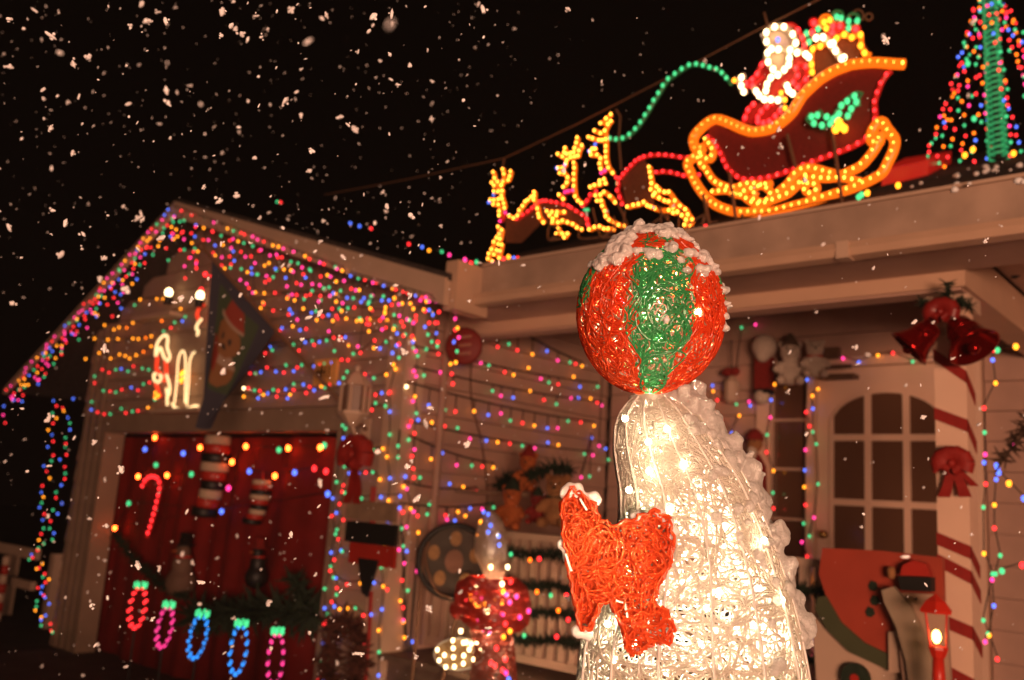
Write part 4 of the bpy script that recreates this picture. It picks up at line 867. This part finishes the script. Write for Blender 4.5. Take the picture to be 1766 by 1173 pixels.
# ------------------------------------------------------------------ plush toys
def teddy(name, label, px, pbase, ptop, Y, body, face=None, hat=None, scarf=None, group=None):
    b = onY(px, pbase, Y); tp = onY(px, ptop, Y); H = tp.z-b.z; c = Vector((b.x, Y, b.z)); d = Vector((.45, -.9, 0)); s = Vector((.9, .45, 0)); up = Vector((0, 0, 1))
    t = thing(name, label, 'plush toy', b, group); P = lambda a, f, z_: c+s*a*H+d*f*H+up*z_*H
    blob('body', [(P(0, 0, .27), H*.24), (P(0, .02, .45), H*.18), (P(0, .04, .72), H*.21), (P(0, .2, .68), H*.10),
                  (P(-.2, .1, .42), H*.09), (P(-.27, .17, .34), H*.08), (P(.2, .1, .42), H*.09), (P(.27, .17, .34), H*.08), (P(-.17, .24, .10), H*.10), (P(-.19, .34, .10), H*.095), (P(.17, .24, .10), H*.10), (P(.19, .34, .10), H*.095),
                  (P(-.17, 0, .88), H*.075), (P(.17, 0, .88), H*.075)], body, t, H*.035)
    for a in (-.075, .075): obj('eye', MB().ell(P(a, .225, .77), H*.022, 8, 5), M_black, t, True)
    obj('nose', MB().ell(P(0, .30, .70), H*.032, 8, 5), M_black, t, True)
    if hat: obj('hat', MB().lathe([(H*.19, .80*H), (H*.205, .85*H), (H*.15, .95*H), (H*.05, 1.1*H), (.001, 1.13*H)], c), hat, t, True)
    if scarf: obj('scarf', MB().lathe([(H*.15, .50*H), (H*.20, .54*H), (H*.15, .59*H)], c), scarf, t, True)
    return t
PGp = 'plush toys on the porch railing'
teddy('plush_bear', 'orange plush bear sitting low on the railing by the lit wire figure', 880, 915, 832, 3.98, M_orange, hat=M_green, group=PGp)
teddy('plush_bear', 'orange plush bear with red hat perched above the others', 908, 850, 776, 4.15, M_orange, hat=M_redplush, group=PGp)
teddy('plush_bear', 'tan plush bear with green scarf sitting beside the red flipper', 958, 912, 812, 4.02, M_tan, scarf=M_green, group=PGp)
teddy('plush_bear', 'small dark red plush bear tucked between the orange toys', 925, 905, 846, 4.0, M_redplush, hat=M_green, group=PGp)
obj_ = lumpy([onY(x, y, 4.12) for x, y in ((860,835),(885,825),(915,822),(945,808),(985,812))], .06, 16); tag(obj('fir_spray', obj_, M_green), 'dark fir spray behind the plush toys on the railing', 'fir spray')
shelf = onY(920, 852, 4.2); tag(obj('plant_shelf', MB().box((GX+.02, 4.06, shelf.z-.02), (shelf.x+.25, 4.3, shelf.z)), M_wood), 'small wooden shelf under the upper plush bear', 'shelf')
# over the narrow window and door
hb = onY(1300, 672, DY-.1); hb2 = onY(1478, 650, DY-.1)
tag(obj('wooden_sled', MB().box((hb2.x-.22, DY-.16, hb2.z-.01), (hb2.x, DY-.06, hb2.z+.015)).box((hb2.x-.24, DY-.15, hb2.z+.05), (hb2.x-.02, DY-.13, hb2.z+.075)).box((hb2.x-.2, DY-.14, hb2.z+.12), (hb2.x-.1, DY-.1, hb2.z+.19)), mat('sled_brown', (.14, .07, .04), .6, .2, 20)), 'small brown wooden sled over the door top', 'sled')
teddy('plush_bear', 'white polar bear plush with red scarf above the narrow window', 1405, 655, 582, DY-.2, M_white, scarf=M_redpaint, group='white plush toys above the narrow window')
teddy('plush_bear', 'plump white plush bear with brown cap beside the polar bear', 1362, 668, 585, DY-.17, M_white, hat=M_brown, group='white plush toys above the narrow window')
sm_ = thing('plush_snowman', 'white plush snowman head with long dark red body left of the bears', 'plush toy', onY(1322, 672, DY-.15))
hc = onY(1318, 598, DY-.15); blob('head', [(hc, .085), (hc+Vector((0, -.02, -.06)), .05)], M_white, sm_, .012)
a = onY(1304, 672, DY-.12); b = onY(1330, 615, DY-.12); obj('body', MB().box((a.x, DY-.15, a.z), (b.x, DY-.07, b.z)), M_redplush, sm_); obj('boots', MB().box((a.x, DY-.16, a.z-.03), (b.x, DY-.06, a.z-.001)), M_black, sm_)
obj('pompom', MB().ell(onY(1314, 684, DY-.12), .055), M_white, sm_, True)
dd = onY(1302, 765, DY-.1); t = thing('hanging_doll', 'small plush doll with red cap and white beard on the wall beside the window', 'plush toy', dd)
blob('head', [(dd, .055), (dd+Vector((0, -.02, -.03)), .045)], M_tan, t, .01); obj('cap', MB().lathe([(.06, 0), (.055, .04), (.02, .075), (.001, .08)], dd+Vector((0, 0, .02))), M_redplush, t, True)
blob('beard', [(dd+Vector((.0, -.04, -.05)), .035), (dd+Vector((0, -.035, -.085)), .03)], M_white, t, .01)
obj('coat', MB().lathe([(.03, 0), (.075, -.08), (.085, -.3), (.001, -.31)], dd+Vector((0, 0, -.07))), M_redplush, t, True)
for s in (-1, 1): obj('eye', MB().ell(dd+Vector((s*.02, -.052, .012)), .007, 8, 5), M_black, t, True)
hl = onY(1262, 672, DY-.12); t = thing('hanging_lantern', 'pale hanging lantern ornament with red bow between ball and window', 'ornament', hl)
obj('lantern_body', MB().lathe([(.035, -.09), (.05, -.07), (.05, .05), (.02, .09), (.001, .1)], hl, seg=8), M_trim, t); obj('bow', MB().ell(hl+Vector((-.02, -.02, .12)), (.05, .02, .03)).ell(hl+Vector((.03, -.02, .12)), (.04, .02, .03)), M_redplush, t, True)
tubes('hanging_cord', [[hl+Vector((0, 0, .1)), hl+Vector((-.02, .02, .35))]], .004, M_wire, t)
# foil bells
def bell(label, top, mouth, r, grp):
    t = thing('foil_bell', label, 'bell', top, grp); ax = (mouth-top); h = ax.length
    obj('shell', MB().lathe([(r*.25, 0), (r*.5, h*.06), (r*.62, h*.3), (r*.72, h*.6), (r*.95, h*.85), (r*1.12, h), (r*1.02, h*.99), (r*.6, h*.6)], top, ax, 24), M_shinyred, t, True)
    obj('clapper', MB().ell(mouth, r*.28), M_shinyred, t, True)
    for k in range(1): obj('band', MB().lathe([(r*.66, h*.38), (r*.70, h*.42), (r*.68, h*.46)], top, ax, 24), M_shinyred, t, True)
bg_ = 'shiny red bells at the porch column'
B0 = 3.80
bell('left shiny red foil bell swinging outward over the door', onY(1612, 560, B0), onY(1566, 602, B0-.03), .082, bg_)
bell('right shiny red foil bell below the fir sprig', onY(1648, 555, B0), onY(1680, 600, B0-.04), .090, bg_)
bow('red_bow', 'dark red bow joining the two foil bells at the column top', onY(1625, 540, B0-.03), .075, (1, 0, 0), mat('dark_red_ribbon', (.22, .012, .010), .4, .2, 25), ((-.5, -.6, .4), (.5, -.6, .4)))
tag(obj('fir_sprig', lumpy([onY(x, y, B0-.01) for x, y in ((1634,490),(1632,510),(1630,535),(1655,520),(1672,528))], .035, 14).__class__() if False else lumpy([onY(x, y, B0-.01) for x, y in ((1634,490),(1632,510),(1630,535),(1655,520),(1672,528))], .035, 14), M_green), 'dark fir sprig sticking up above the red bells', 'fir sprig')
tag(obj('fir_sprig', lumpy([onY(x, y, B0-.01) for x, y in ((1590,520),(1605,530),(1620,545))], .03, 14), M_green), 'small dark fir sprig left of the bell bow', 'fir sprig')
# plants at right edge
wp = onY(1762, 745, 4.4); tag(obj('dried_plant', lumpy([wp+Vector((-.08, 0, -.12)), wp, wp+Vector((.1, 0, .12))], .06, 10), M_brown), 'dark dried wreath edge hanging at the far right wall', 'plant')
wp = onY(1745, 462, 4.6); t = thing('wall_hook', 'dark curled metal hook with hanging rod under the eave', 'hook', wp)
tubes('hook_wire', [smooth_path([onY(x, y, 4.6) for x, y in ((1760,418),(1758,445),(1742,455),(1748,468),(1760,475))], 4)], .008, M_black, t)
tubes('hook_bar', [[onY(1705, 432, 4.6), onY(1770, 405, 4.6)]], .012, M_black, t)
obj('weight', MB().ell(onY(1750, 474, 4.6), .02), M_black, t, True)

# ------------------------------------------------------------------ cart with painted figure at lower right
CY = 3.72
def C2(px, py, d=0): return onY(px, py, CY+d)
ct = thing('painted_cart', 'red half round painted cart with dark green rim beside the porch column', 'wooden cutout', C2(1500, 1172))
red = [(1418,945),(1520,950),(1625,962),(1630,1130),(1530,1130),(1490,1110),(1450,1075),(1425,1030),(1412,990)]
obj('red_side', MB().prism([C2(x, y) for x, y in red][::-1], (0, .03, 0)), mat('cart_red', (.40, .055, .028), .5, .12, 8), ct)
rim = [(1410,1030),(1405,1050),(1425,1085),(1465,1125),(1530,1155),(1535,1130),(1490,1108),(1450,1073),(1424,1028)]
obj('green_rim', MB().prism([C2(x, y, -.012) for x, y in rim], (0, .05, 0)), mat('cart_green', (.07, .075, .035), .5, .1, 10), ct)
obj('lower_panel', MB().prism([C2(x, y, .02) for x, y in ((1425,1085),(1530,1155),(1620,1150),(1625,1200),(1410,1200),(1400,1060))], (0, .03, 0)), M_trim, ct)
for px, py, r in ((1474, 1170, .055), (1600, 1185, .05)):
    p = C2(px, py, -.03); w_ = obj('wheel', MB().lathe([(r, 0), (r, .025)], p, (0, 1, 0), 22), M_green, ct); obj('hub', MB().lathe([(r*.3, -.006), (r*.3, 0)], p, (0, 1, 0), 14), M_redpaint, w_)
for k, (x, y) in enumerate(((1505,1010),(1508,1035),(1500,1055))): obj('holly_leaf', MB().prism([C2(x+a, y+b, -.006) for a, b in ((-8,0),(-3,-9),(6,-6),(9,4),(2,10),(-5,8))], (0, .004, 0)), M_green, ct)
fg = thing('cutout_figure', 'tall pale wooden figure with red hat and dark hat band riding in the cart', 'wooden cutout', C2(1580, 1172, -.06))
obj('body', MB().prism([C2(x, y, -.06) for x, y in ((1545,1022),(1610,1025),(1632,1060),(1640,1200),(1560,1200),(1550,1110),(1535,1060))], (0, .028, 0)), mat('figure_pale', (.46, .29, .21), .6, .12, 10), fg)
obj('arm_board', MB().prism([C2(x, y, -.095) for x, y in ((1520,1018),(1540,1012),(1570,1045),(1590,1090),(1605,1140),(1612,1200),(1570,1200),(1562,1140),(1545,1080),(1525,1040))], (0, .028, 0)), mat('scarf_grey', (.36, .27, .19), .6, .15, 10), fg)
obj('hat_band', MB().prism([C2(x, y, -.075) for x, y in ((1548,994),(1606,996),(1606,1021),(1553,1018))], (0, .05, 0)), M_black, fg)
obj('hat_crown', MB().prism([C2(x, y, -.07) for x, y in ((1552,992),(1556,975),(1575,966),(1596,972),(1604,994))], (0, .04, 0)), M_redpaint, fg)
obj('beard_tuft', MB().ell(C2(1537, 988, -.05), (.016, .016, .024), 10, 6, jit=.15), M_tan, fg, True)
obj('eye', MB().ell(C2(1580, 1033, -.063), .006, 8, 5), M_black, fg, True)
obj('leg_board', MB().prism([C2(x, y, -.03) for x, y in ((1532,1090),(1550,1088),(1552,1160),(1533,1160))], (0, .02, 0)), M_trim, fg)
# candle lamp post
LY = 3.45
def LP(px, py): return onY(px, py, LY)
lp = thing('toy_lamp_post', 'red candle lamp post with glowing bulb beside the striped column', 'lamp', LP(1632, 1172))
tp = LP(1614, 1052); M_lampred = mat('lamp_red_plastic', (.62, .03, .015), .35)
obj('roof', MB().lathe([(.055, -.01), (.058, 0), (.035, .03), (.001, .055)], tp, seg=6), M_lampred, lp)
bt = LP(1618, 1118); obj('tray', MB().lathe([(.022, -.03), (.032, -.004), (.032, .006)], bt, seg=8), M_lampred, lp)
obj('post', MB().lathe([(.018, -.03), (.022, -.10), (.016, -.16), (.016, -.5)], bt, seg=12), M_lampred, lp, True)
for s in (-1, 1): tubes('side_bar', [[tp+Vector((s*.035, 0, -.008)), bt+Vector((s*.026, 0, .005))]], .004, M_lampred, lp)
fb = LP(1615, 1098); obj('candle_bulb', MB().ell(fb, (.015, .015, .023)), emit('candle_glow', (1, .55, .12), 14), lp, True)

# ------------------------------------------------------------------ neighbour rail at the far left
t = thing('rail_fence', 'low pale rail fence beyond the left side of the garage', 'fence', (-9.3, 3.9, .2))
a = onY(45, 962, 3.9); b = onY(0, 935, 3.9)
obj('rail', MB().box((-12, 3.88, a.z), (a.x+.25, 3.93, b.z)), M_trim, t)
for x in (-9.2, -10.2, -11.2): obj('post', MB().box((x, 3.94, .18), (x+.09, 4.03, b.z-.02)), M_trim, t)
obj('rail', MB().box((-12, 3.88, .5), (a.x+.25, 3.93, .58)), M_trim, t)
cn = onY(8, 985, 3.7); t = thing('candy_cane_stake', 'dim red striped candy cane stake at the far left edge', 'ornament', Vector((cn.x, 3.7, .18)))
for k in range(7): obj('stripe', MB().lathe([(.035, 0), (.035, .085)], (cn.x, 3.7, .2+k*.087), seg=12), M_redpaint if k % 2 else M_trim, t, True)

# ------------------------------------------------------------------ the seal with the ball (foreground)
D0 = 1.46
sax = CAM+ray(1122, 540)*D0
NF = _fh
def S2(px, py, d=0): return onP(px, py, sax+NF*d, NF)
seal = thing('light_up_seal', 'glowing wire seal of clear strands with red flippers balancing a ball', 'light display', Vector((sax.x+.06, sax.y+.05, .7)))
rows = ((688,1090,1170),(700,1078,1188),(720,1064,1212),(745,1057,1232),(780,1056,1258),(815,1060,1282),(850,1066,1300),(900,1066,1320),(950,1060,1338),(1000,1045,1354),(1050,1022,1368),(1120,1003,1382),(1180,996,1392),(1300,985,1400),(1500,980,1400))
RR = []
for y, xl, xr in rows:
    a, b = S2(xl, y), S2(xr, y); c = (a+b)/2; RR.append((c, (b-a).length/2))
NR = len(RR)-1
def body(s, t_, h=0):
    u = t_*NR; i = min(int(u), NR-1); f = u-i; c = RR[i][0].lerp(RR[i+1][0], f); r = RR[i][1]*(1-f)+RR[i+1][1]*f
    a = s*math.tau; return c+(_r0*math.cos(a)+_fh*math.sin(a)*.85)*(r*(1+.025*h)-.004)
M_clear = plastic('clear_pvc_strands', (.97, .93, .83), .5, .09)
M_redpvc = plastic('red_pvc_strands', (1.0, .14, .035), .48, .03)
M_ballred = plastic('ball_red_strands', (1.0, .12, .03), .55, .04)
M_ballgreen = plastic('ball_green_strands', (.09, .55, .19), .55, .07)
M_ballclear = plastic('ball_clear_strands', (.75, .45, .28), .45, .2)
strands('clear_strand_weave', body, 680, 24, (.016, .024), .0015, M_clear, seal, 41, .36)
q = random.Random(43); loops = []
for _ in range(700):
    s, t_ = q.random(), q.random(); rr = q.uniform(.018, .055); e = q.uniform(.5, 1); ph = q.uniform(0, 6.28)
    loops.append([body(s+rr*math.cos(k*.7+ph), min(max(t_+rr*e*math.sin(k*.7+ph), 0), 1), q.uniform(-1, 1.4)) for k in range(10)])
o = tubes('clear_strand_loops', loops, .0015, M_clear, seal, 0); o['kind'] = 'stuff'
for k in range(14):
    s = k/14+.02; tubes('frame_rib', [[body(s+.02*j/24, j/24, 1.2) for j in range(25)]], .0024, M_metal, seal)
for j in (.27, .43, .56, .68, .80): tubes('frame_hoop', [[body(k/36, j, -1) for k in range(37)]], .002, M_metal, seal)
tubes('nose_ring', [[S2(1122, 690)+(_r0*math.cos(a)+_fh*math.sin(a))*(.030+.004*math.sin(a*3))+Vector((0, 0, .002*k-.01)) for a in [i*math.tau/20 for i in range(21)]] for k in range(8)], .0018, M_clear, seal, 1)
# led bulbs inside the weave
led = ((1078,722),(1118,762),(1205,858),(1258,928),(1318,932),(1178,1002),(1228,992),(1305,1052),(1348,1035),(1232,1088),(1048,1076),(1085,845),(1222,890),(1150,740),(1262,1108),(1155,880),(1290,980),(1210,1112),(1120,812),(1180,800),(1240,1020),(1300,1150),(1352,1100),(1150,1160),(1060,1140))
ledm = MB().ell((0, 0, 0), .0048, 8, 6); mled = bpy.data.meshes.new('led_bulb'); mled.from_pydata([tuple(p) for p in ledm.v], [], ledm.f); M_led = emit('led_warm_white', (1, .80, .46), 45); mled.materials.append(M_led)
base_ = wloc(seal)
def leds(parent, pts, m=mled, name='led_bulb'):
    for p in pts: o = bpy.data.objects.new(name, m); COL.objects.link(o); o.parent = parent; o.location = p-wloc(parent)
leds(seal, [S2(x, y, -.085+.00*k) for k, (x, y) in enumerate(led)])
core = [body(q.random(), .34+.45*q.random(), -18) for _ in range(22)]; leds(seal, core)
for k, (x, y, d) in enumerate(((1115, 760, .0), (1150, 800, -.03), (1165, 860, .02), (1230, 900, .0), (1120, 930, -.03), (1190, 960, .04), (1265, 990, .0), (1130, 1030, .0), (1210, 1060, -.04), (1300, 1090, .02), (1110, 1120, -.03), (1190, 1160, .03), (1270, 1190, -.03))):
    l_ = bpy.data.lights.new('seal_lamp', 'POINT'); l_.energy = .25 if k < 2 else 1.1; l_.color = (1, .84, .60); l_.shadow_soft_size = .004
    o = bpy.data.objects.new('seal_lamp', l_); COL.objects.link(o); o.parent = seal; o.location = S2(x, y, d)-base_
# flipper
FP = [(985,840),(1002,850),(1025,870),(1034,897),(1060,906),(1095,893),(1130,880),(1155,895),(1162,935),(1155,975),(1135,1010),(1128,1040),(1150,1055),(1163,1085),(1155,1110),(1130,1108),(1108,1122),(1090,1130),(1080,1115),(1075,1085),(1050,1035),(1035,1045),(1018,1085),(1000,1085),(990,1030),(978,970),(972,920),(968,870)]
def inpoly(x, y):
    c = False; j = len(FP)-1
    for i in range(len(FP)):
        xi, yi = FP[i]; xj, yj = FP[j]
        if (yi > y) != (yj > y) and x < (xj-xi)*(y-yi)/(yj-yi)+xi: c = not c
        j = i
    return c
FD = -.165
def flipd(x, y): return FD+.05*((x-1065)/100)**2*(1 if x > 1065 else .3)
flp = tubes('red_flipper', [[S2(xa+(xb-xa)*k/5+3*math.sin(xa+k*2.1+dd_*900), ya+(yb-ya)*k/5+3*math.cos(ya*1.3+k*1.7+dd_*700), flipd(xa, ya)+dd_) for (xa, ya), (xb, yb) in zip(FP, FP[1:]+FP[:1]) for k in range(5)] for dd_ in (-.014, -.006, .004, .012)], .0019, M_redpvc, seal)
q = random.Random(77); fpaths = []
while len(fpaths) < 340:
    x, y = q.uniform(965, 1165), q.uniform(838, 1130)
    if not inpoly(x, y): continue
    a = q.uniform(0, math.tau) if q.random() < .5 else q.choice((1.4, -1.7))+q.gauss(0, .3); p = []; dz = q.uniform(-.016, .016); w = q.choice((-1, 1))*q.uniform(.1, .55)
    for k in range(24):
        p.append(S2(x, y, flipd(x, y)+dz+.003*math.sin(k))); nx, ny = x+math.cos(a)*6, y+math.sin(a)*6; tries = 0
        while not inpoly(nx, ny) and tries < 8: a += .8; nx, ny = x+math.cos(a)*6, y+math.sin(a)*6; tries += 1
        if tries < 8: x, y = nx, ny
        a += w+q.gauss(0, .18)
    fpaths.append(p)
o = tubes('red_strand_weave', fpaths, .0015, M_redpvc, flp, 0); o['kind'] = 'stuff'
tubes('flipper_arm', [[S2(x, y, FD-.014) for x, y in p] for p in (((975,955),(985,985)), ((1062,1036),(1078,1040),(1082,1065)), ((1000,860),(1012,880)))], .0016, M_metal, flp)

for (x, y, d, e) in ((1085, 980, -.06, 2.4), (1000, 930, -.235, .32), (1110, 950, -.235, .32), (1110, 1075, -.235, .22)):
    l_ = bpy.data.lights.new('flipper_lamp', 'POINT'); l_.energy = e; l_.color = (1, .80, .5); l_.shadow_soft_size = .0025; o = bpy.data.objects.new('flipper_lamp', l_); COL.objects.link(o); o.parent = flp; o.location = S2(x, y, d)-wloc(flp)
# ball
bc_ = sax.copy(); BR = (S2(1122+124, 540)-S2(1122, 540)).length
seg0 = math.atan2(-1, 0)
def bp(lon, lat, r): return bc_+(_r0*math.sin(lon)*math.cos(lat)-_fh*math.cos(lon)*math.cos(lat)+Vector((.12, 0, 0))*0+Vector((0, 0, 1))*math.sin(lat)*1.12)*r
ball = tubes('ball', [[bp((g-.5)*math.tau/8+.02, -1.5+3.0*k/20, BR*.975) for k in range(21)] for g in range(8)], .0020, M_metal, seal)
def gore(g): return 'rgrrgrg'[0] if False else ('green' if g in (0, 4) else 'red')
wd = math.tau/8
for g in range(8):
    gp = []; q = random.Random(200+g); nn = 160
    for _ in range(nn):
        lo_ = (g-.5+q.uniform(.03, .97))*wd; la = math.asin(q.uniform(-.985, .985)); a = q.uniform(0, 6.28); w = q.choice((-1, 1))*q.uniform(.05, .5); p = []; rr = BR*q.uniform(.95, 1.02)
        for k in range(20):
            p.append(bp(lo_, la, rr)); a += w+q.gauss(0, .2); lo_ += math.cos(a)*.07/max(math.cos(la), .3); la += math.sin(a)*.07
            e_ = .49+.14*math.sin(la*(7+g)+g*2+rr*900); lo_ = min(max(lo_, (g-e_)*wd), (g+e_)*wd); la = min(max(la, -1.45), 1.45)
        gp.append(p)
    o = tubes(gore(g)+'_gore_strands', gp, .0016, M_ballgreen if gore(g) == 'green' else M_ballred, ball, 0); o['kind'] = 'stuff'
ep = []; q = random.Random(290)
for _ in range(150):
    sg_ = q.choice((-1, 1)); lo_ = sg_*q.uniform(1.2, 2.0); la = q.uniform(.15, .8); a = q.uniform(0, 6.28); w = q.choice((-1, 1))*q.uniform(.1, .5); p = []
    for k in range(14):
        p.append(bp(lo_, la, BR*q.uniform(1.0, 1.025))); a += w+q.gauss(0, .2); lo_ += math.cos(a)*.06; la = min(max(la+math.sin(a)*.06, 0), .95); lo_ = sg_*min(max(abs(lo_), 1.12), 2.1)
    ep.append(p)
o = tubes('green_side_strands', ep, .0016, M_ballgreen, ball, 0); o['kind'] = 'stuff'
cp = []
q = random.Random(300)
for _ in range(330):
    lo_ = q.uniform(-.5, .5)*math.tau; la = q.uniform(-1.3, 1.3); a = q.uniform(0, 6.28); p = []
    for k in range(14): p.append(bp(lo_, la, BR*q.uniform(.99, 1.0))); a += q.gauss(.3, .5); lo_ += math.cos(a)*.05; la = min(max(la+math.sin(a)*.05, -1.4), 1.4)
    cp.append(p)
o = tubes('clear_strand_weave', cp, .0013, M_ballclear, ball, 0); o['kind'] = 'stuff'
redtop = [[bp(k*math.tau/40, .75+.05*math.sin(k*.9+j), BR*1.01) for k in range(41)] for j in range(4)]+[[bp(q.uniform(0, 6.28)+k*.16*q.uniform(.3, 1), 1.0+.25*math.sin(k*.5+j)+.0*j, BR*1.012) for k in range(16)] for j in range(46)]; tubes('red_collar', redtop, .0018, M_ballred, ball, 0)
rb = MB().ell((0, 0, 0), .006, 8, 6); mrl = bpy.data.meshes.new('red_led'); mrl.from_pydata([tuple(p) for p in rb.v], [], rb.f); mrl.materials.append(emit('led_red', (1, .05, .05), 40))
bulb_pts = [bp(.75, -.1, BR*.86), bp(-.6, .0, BR*.86), bp(-.95, .35, BR*.8), bp(.95, -.35, BR*.8)]
leds(ball, bulb_pts, mrl, 'red_led'); leds(ball, [bp(.05, -.55, BR*.9), bp(.5, -.12, BR*1.0), bp(-.2, .25, BR*.7), bp(.1, -.2, BR*.6)], mled)
l_ = bpy.data.lights.new('ball_lamp', 'POINT'); l_.energy = 10.0; l_.color = (1, .80, .55); l_.shadow_soft_size = .004; o = bpy.data.objects.new('ball_lamp', l_); COL.objects.link(o); o.parent = ball; o.location = bc_-wloc(ball)
# snow clumps on ball, back and flippers
q = random.Random(9); sb = []
for _ in range(95):
    lo_ = q.uniform(-math.pi, math.pi); la = math.radians(q.triangular(50, 88, 84)); n_ = q.randint(2, 6); r_ = q.uniform(.004, .009)
    for _k in range(n_): sb.append((bp(lo_+q.gauss(0, .14), la+q.gauss(0, .05), BR*(1.015+q.uniform(0, .05))), (r_*q.uniform(.6, 1.5), r_*q.uniform(.6, 1.5), r_*q.uniform(.5, 1))))
for lo_, la in ((-.35, .62), (.12, .72), (.5, .62), (-.75, .5), (-.62, .62), (-.95, .55), (-1.05, .42), (.32, .42), (.62, .38), (-.1, .55), (.75, .55), (.9, .7), (1.0, .5), (1.25, .3), (1.3, .1), (1.2, -.12), (-.25, .5), (1.4, .4), (-1.2, .6)):
    for _ in range(2): sb.append((bp(lo_+q.gauss(0, .05), la+q.gauss(0, .04), BR*1.025), (q.uniform(.005, .013), q.uniform(.005, .013), q.uniform(.004, .009))))
for _ in range(34): sb.append((bp(q.uniform(-1.15, -.55), q.uniform(.45, .95), BR*1.02), q.uniform(.006, .012)))
for px, py, r in ((1103, 388, .010), (1245, 562, .010), (1232, 565, .010), (1150, 395, .012), (1170, 405, .012), (1085, 400, .010)): sb.append((S2(px, py, -.0), r))
tag(blob('ball_snow', sb, M_snowball, None, .0024, .2, 8, 6, .0045), 'wet snow clumps on top of the ball', kind='stuff')
sb = []
for _ in range(165):
    t_ = q.uniform(0.0, .83); s = q.gauss(.055, .028); c_ = body(s, t_, 1.2); r_ = q.uniform(.007, .018)
    for _k in range(6): sb.append((c_+Vector((q.gauss(0, .011), q.gauss(0, .011), q.gauss(0, .014))), (r_*q.uniform(.6, 1), r_*q.uniform(.6, 1), r_*q.uniform(.6, 1.2))))
for _ in range(40): sb.append((body(q.gauss(-.12, .05), q.uniform(.15, .8), 1.2), q.uniform(.004, .010)))
tag(blob('back_snow', sb, M_snowtr, None, .0030, .25, 8, 6, .010), 'melting snow clumps down the back of the glowing seal', kind='stuff')
sb = [(S2(x+q.uniform(-6, 6), y+q.uniform(-4, 4), flipd(x, y)-.002), q.uniform(.004, .009)) for x, y in ((985,842),(992,838),(978,850),(1003,852),(1020,858),(1028,866),(1098,890),(1135,882),(1148,890),(1152,902),(1160,925),(1165,915),(972,940),(975,960),(1000,1090),(1010,1095)) for _ in range(4)]
tag(blob('flipper_snow', sb, M_snow, None, .0028, .15, 8, 6), 'small snow clumps on the upper edges of the red flippers', kind='stuff')

# ------------------------------------------------------------------ falling snow
q = random.Random(77); fm = MB()
def flake(p, s, n=3):
    ax = (_R*q.gauss(.35, .5)+_U*q.gauss(.6, .45)+_F*q.gauss(0, .3)).normalized(); M3 = ax.to_track_quat('Z', 'Y').to_matrix(); el = q.uniform(.75, 2.1)
    fm.ell(p, (s*q.uniform(.6, 1), s*q.uniform(.5, .9), s*el), 7, 5, M3, .22)
    if s > .003:
        for _ in range(q.randint(1, n)): fm.ell(p+Vector((q.gauss(0, s*.6), q.gauss(0, s*.6), q.gauss(0, s*.6))), s*q.uniform(.3, .7), 7, 5, M3, .25)
def clear(p): return (Vector((p.x, p.y, 0))-Vector((sax.x, sax.y, 0))).length > .30 and p.z > gz(p.x, p.y)+.05 and p.y < 3.1
for _ in range(3900):                                   # fine flakes at every distance
    d = .7+3.9*q.random()**.6; px, py = q.uniform(-60, 1826), q.uniform(-60, 1233)
    if px > 900 and q.random() < .45 or py > 430 and q.random() < .40: continue
    p = CAM+ray(px, py)*d
    if clear(p): flake(p, min(.00095*math.exp(q.gauss(0, .55)), .0036)*(.75+.35*d))
for _ in range(210):                                    # clumped flakes
    d = q.uniform(.9, 2.6); px, py = (q.uniform(-40, 800), 1240*q.random()**1.5-40) if q.random() < .8 else (q.uniform(760, 1800), q.uniform(-40, 1100))
    p = CAM+ray(px, py)*d
    if clear(p): flake(p, .0028*d*q.uniform(.5, 1.25), 4)
for _ in range(5):                                      # flakes close to the lens, out of focus
    p = CAM+ray(q.uniform(-40, 700), q.uniform(-40, 300))*q.uniform(.36, .7)
    flake(p, q.uniform(.0010, .0024))
tag(obj('falling_snow', fm, M_flake, smooth=True), 'snow flakes falling through the night air', kind='stuff')

# ------------------------------------------------------------------ haze
hz = MB().box((-50, -35, -1.2), (35, 50, 6.6)); ho = obj('haze', hz, None); mh, n, l = newmat('haze_air'); n.remove(n['Principled BSDF'])
pv = n.new('ShaderNodeVolumePrincipled'); pv.inputs['Color'].default_value = (.9, .9, .9, 1); pv.inputs['Density'].default_value = .0035; pv.inputs['Anisotropy'].default_value = .3
l.new(pv.outputs[0], n['Material Output'].inputs['Volume']); ho.data.materials.clear(); ho.data.materials.append(mh); tag(ho, 'thin snowy night haze around the house', kind='stuff')
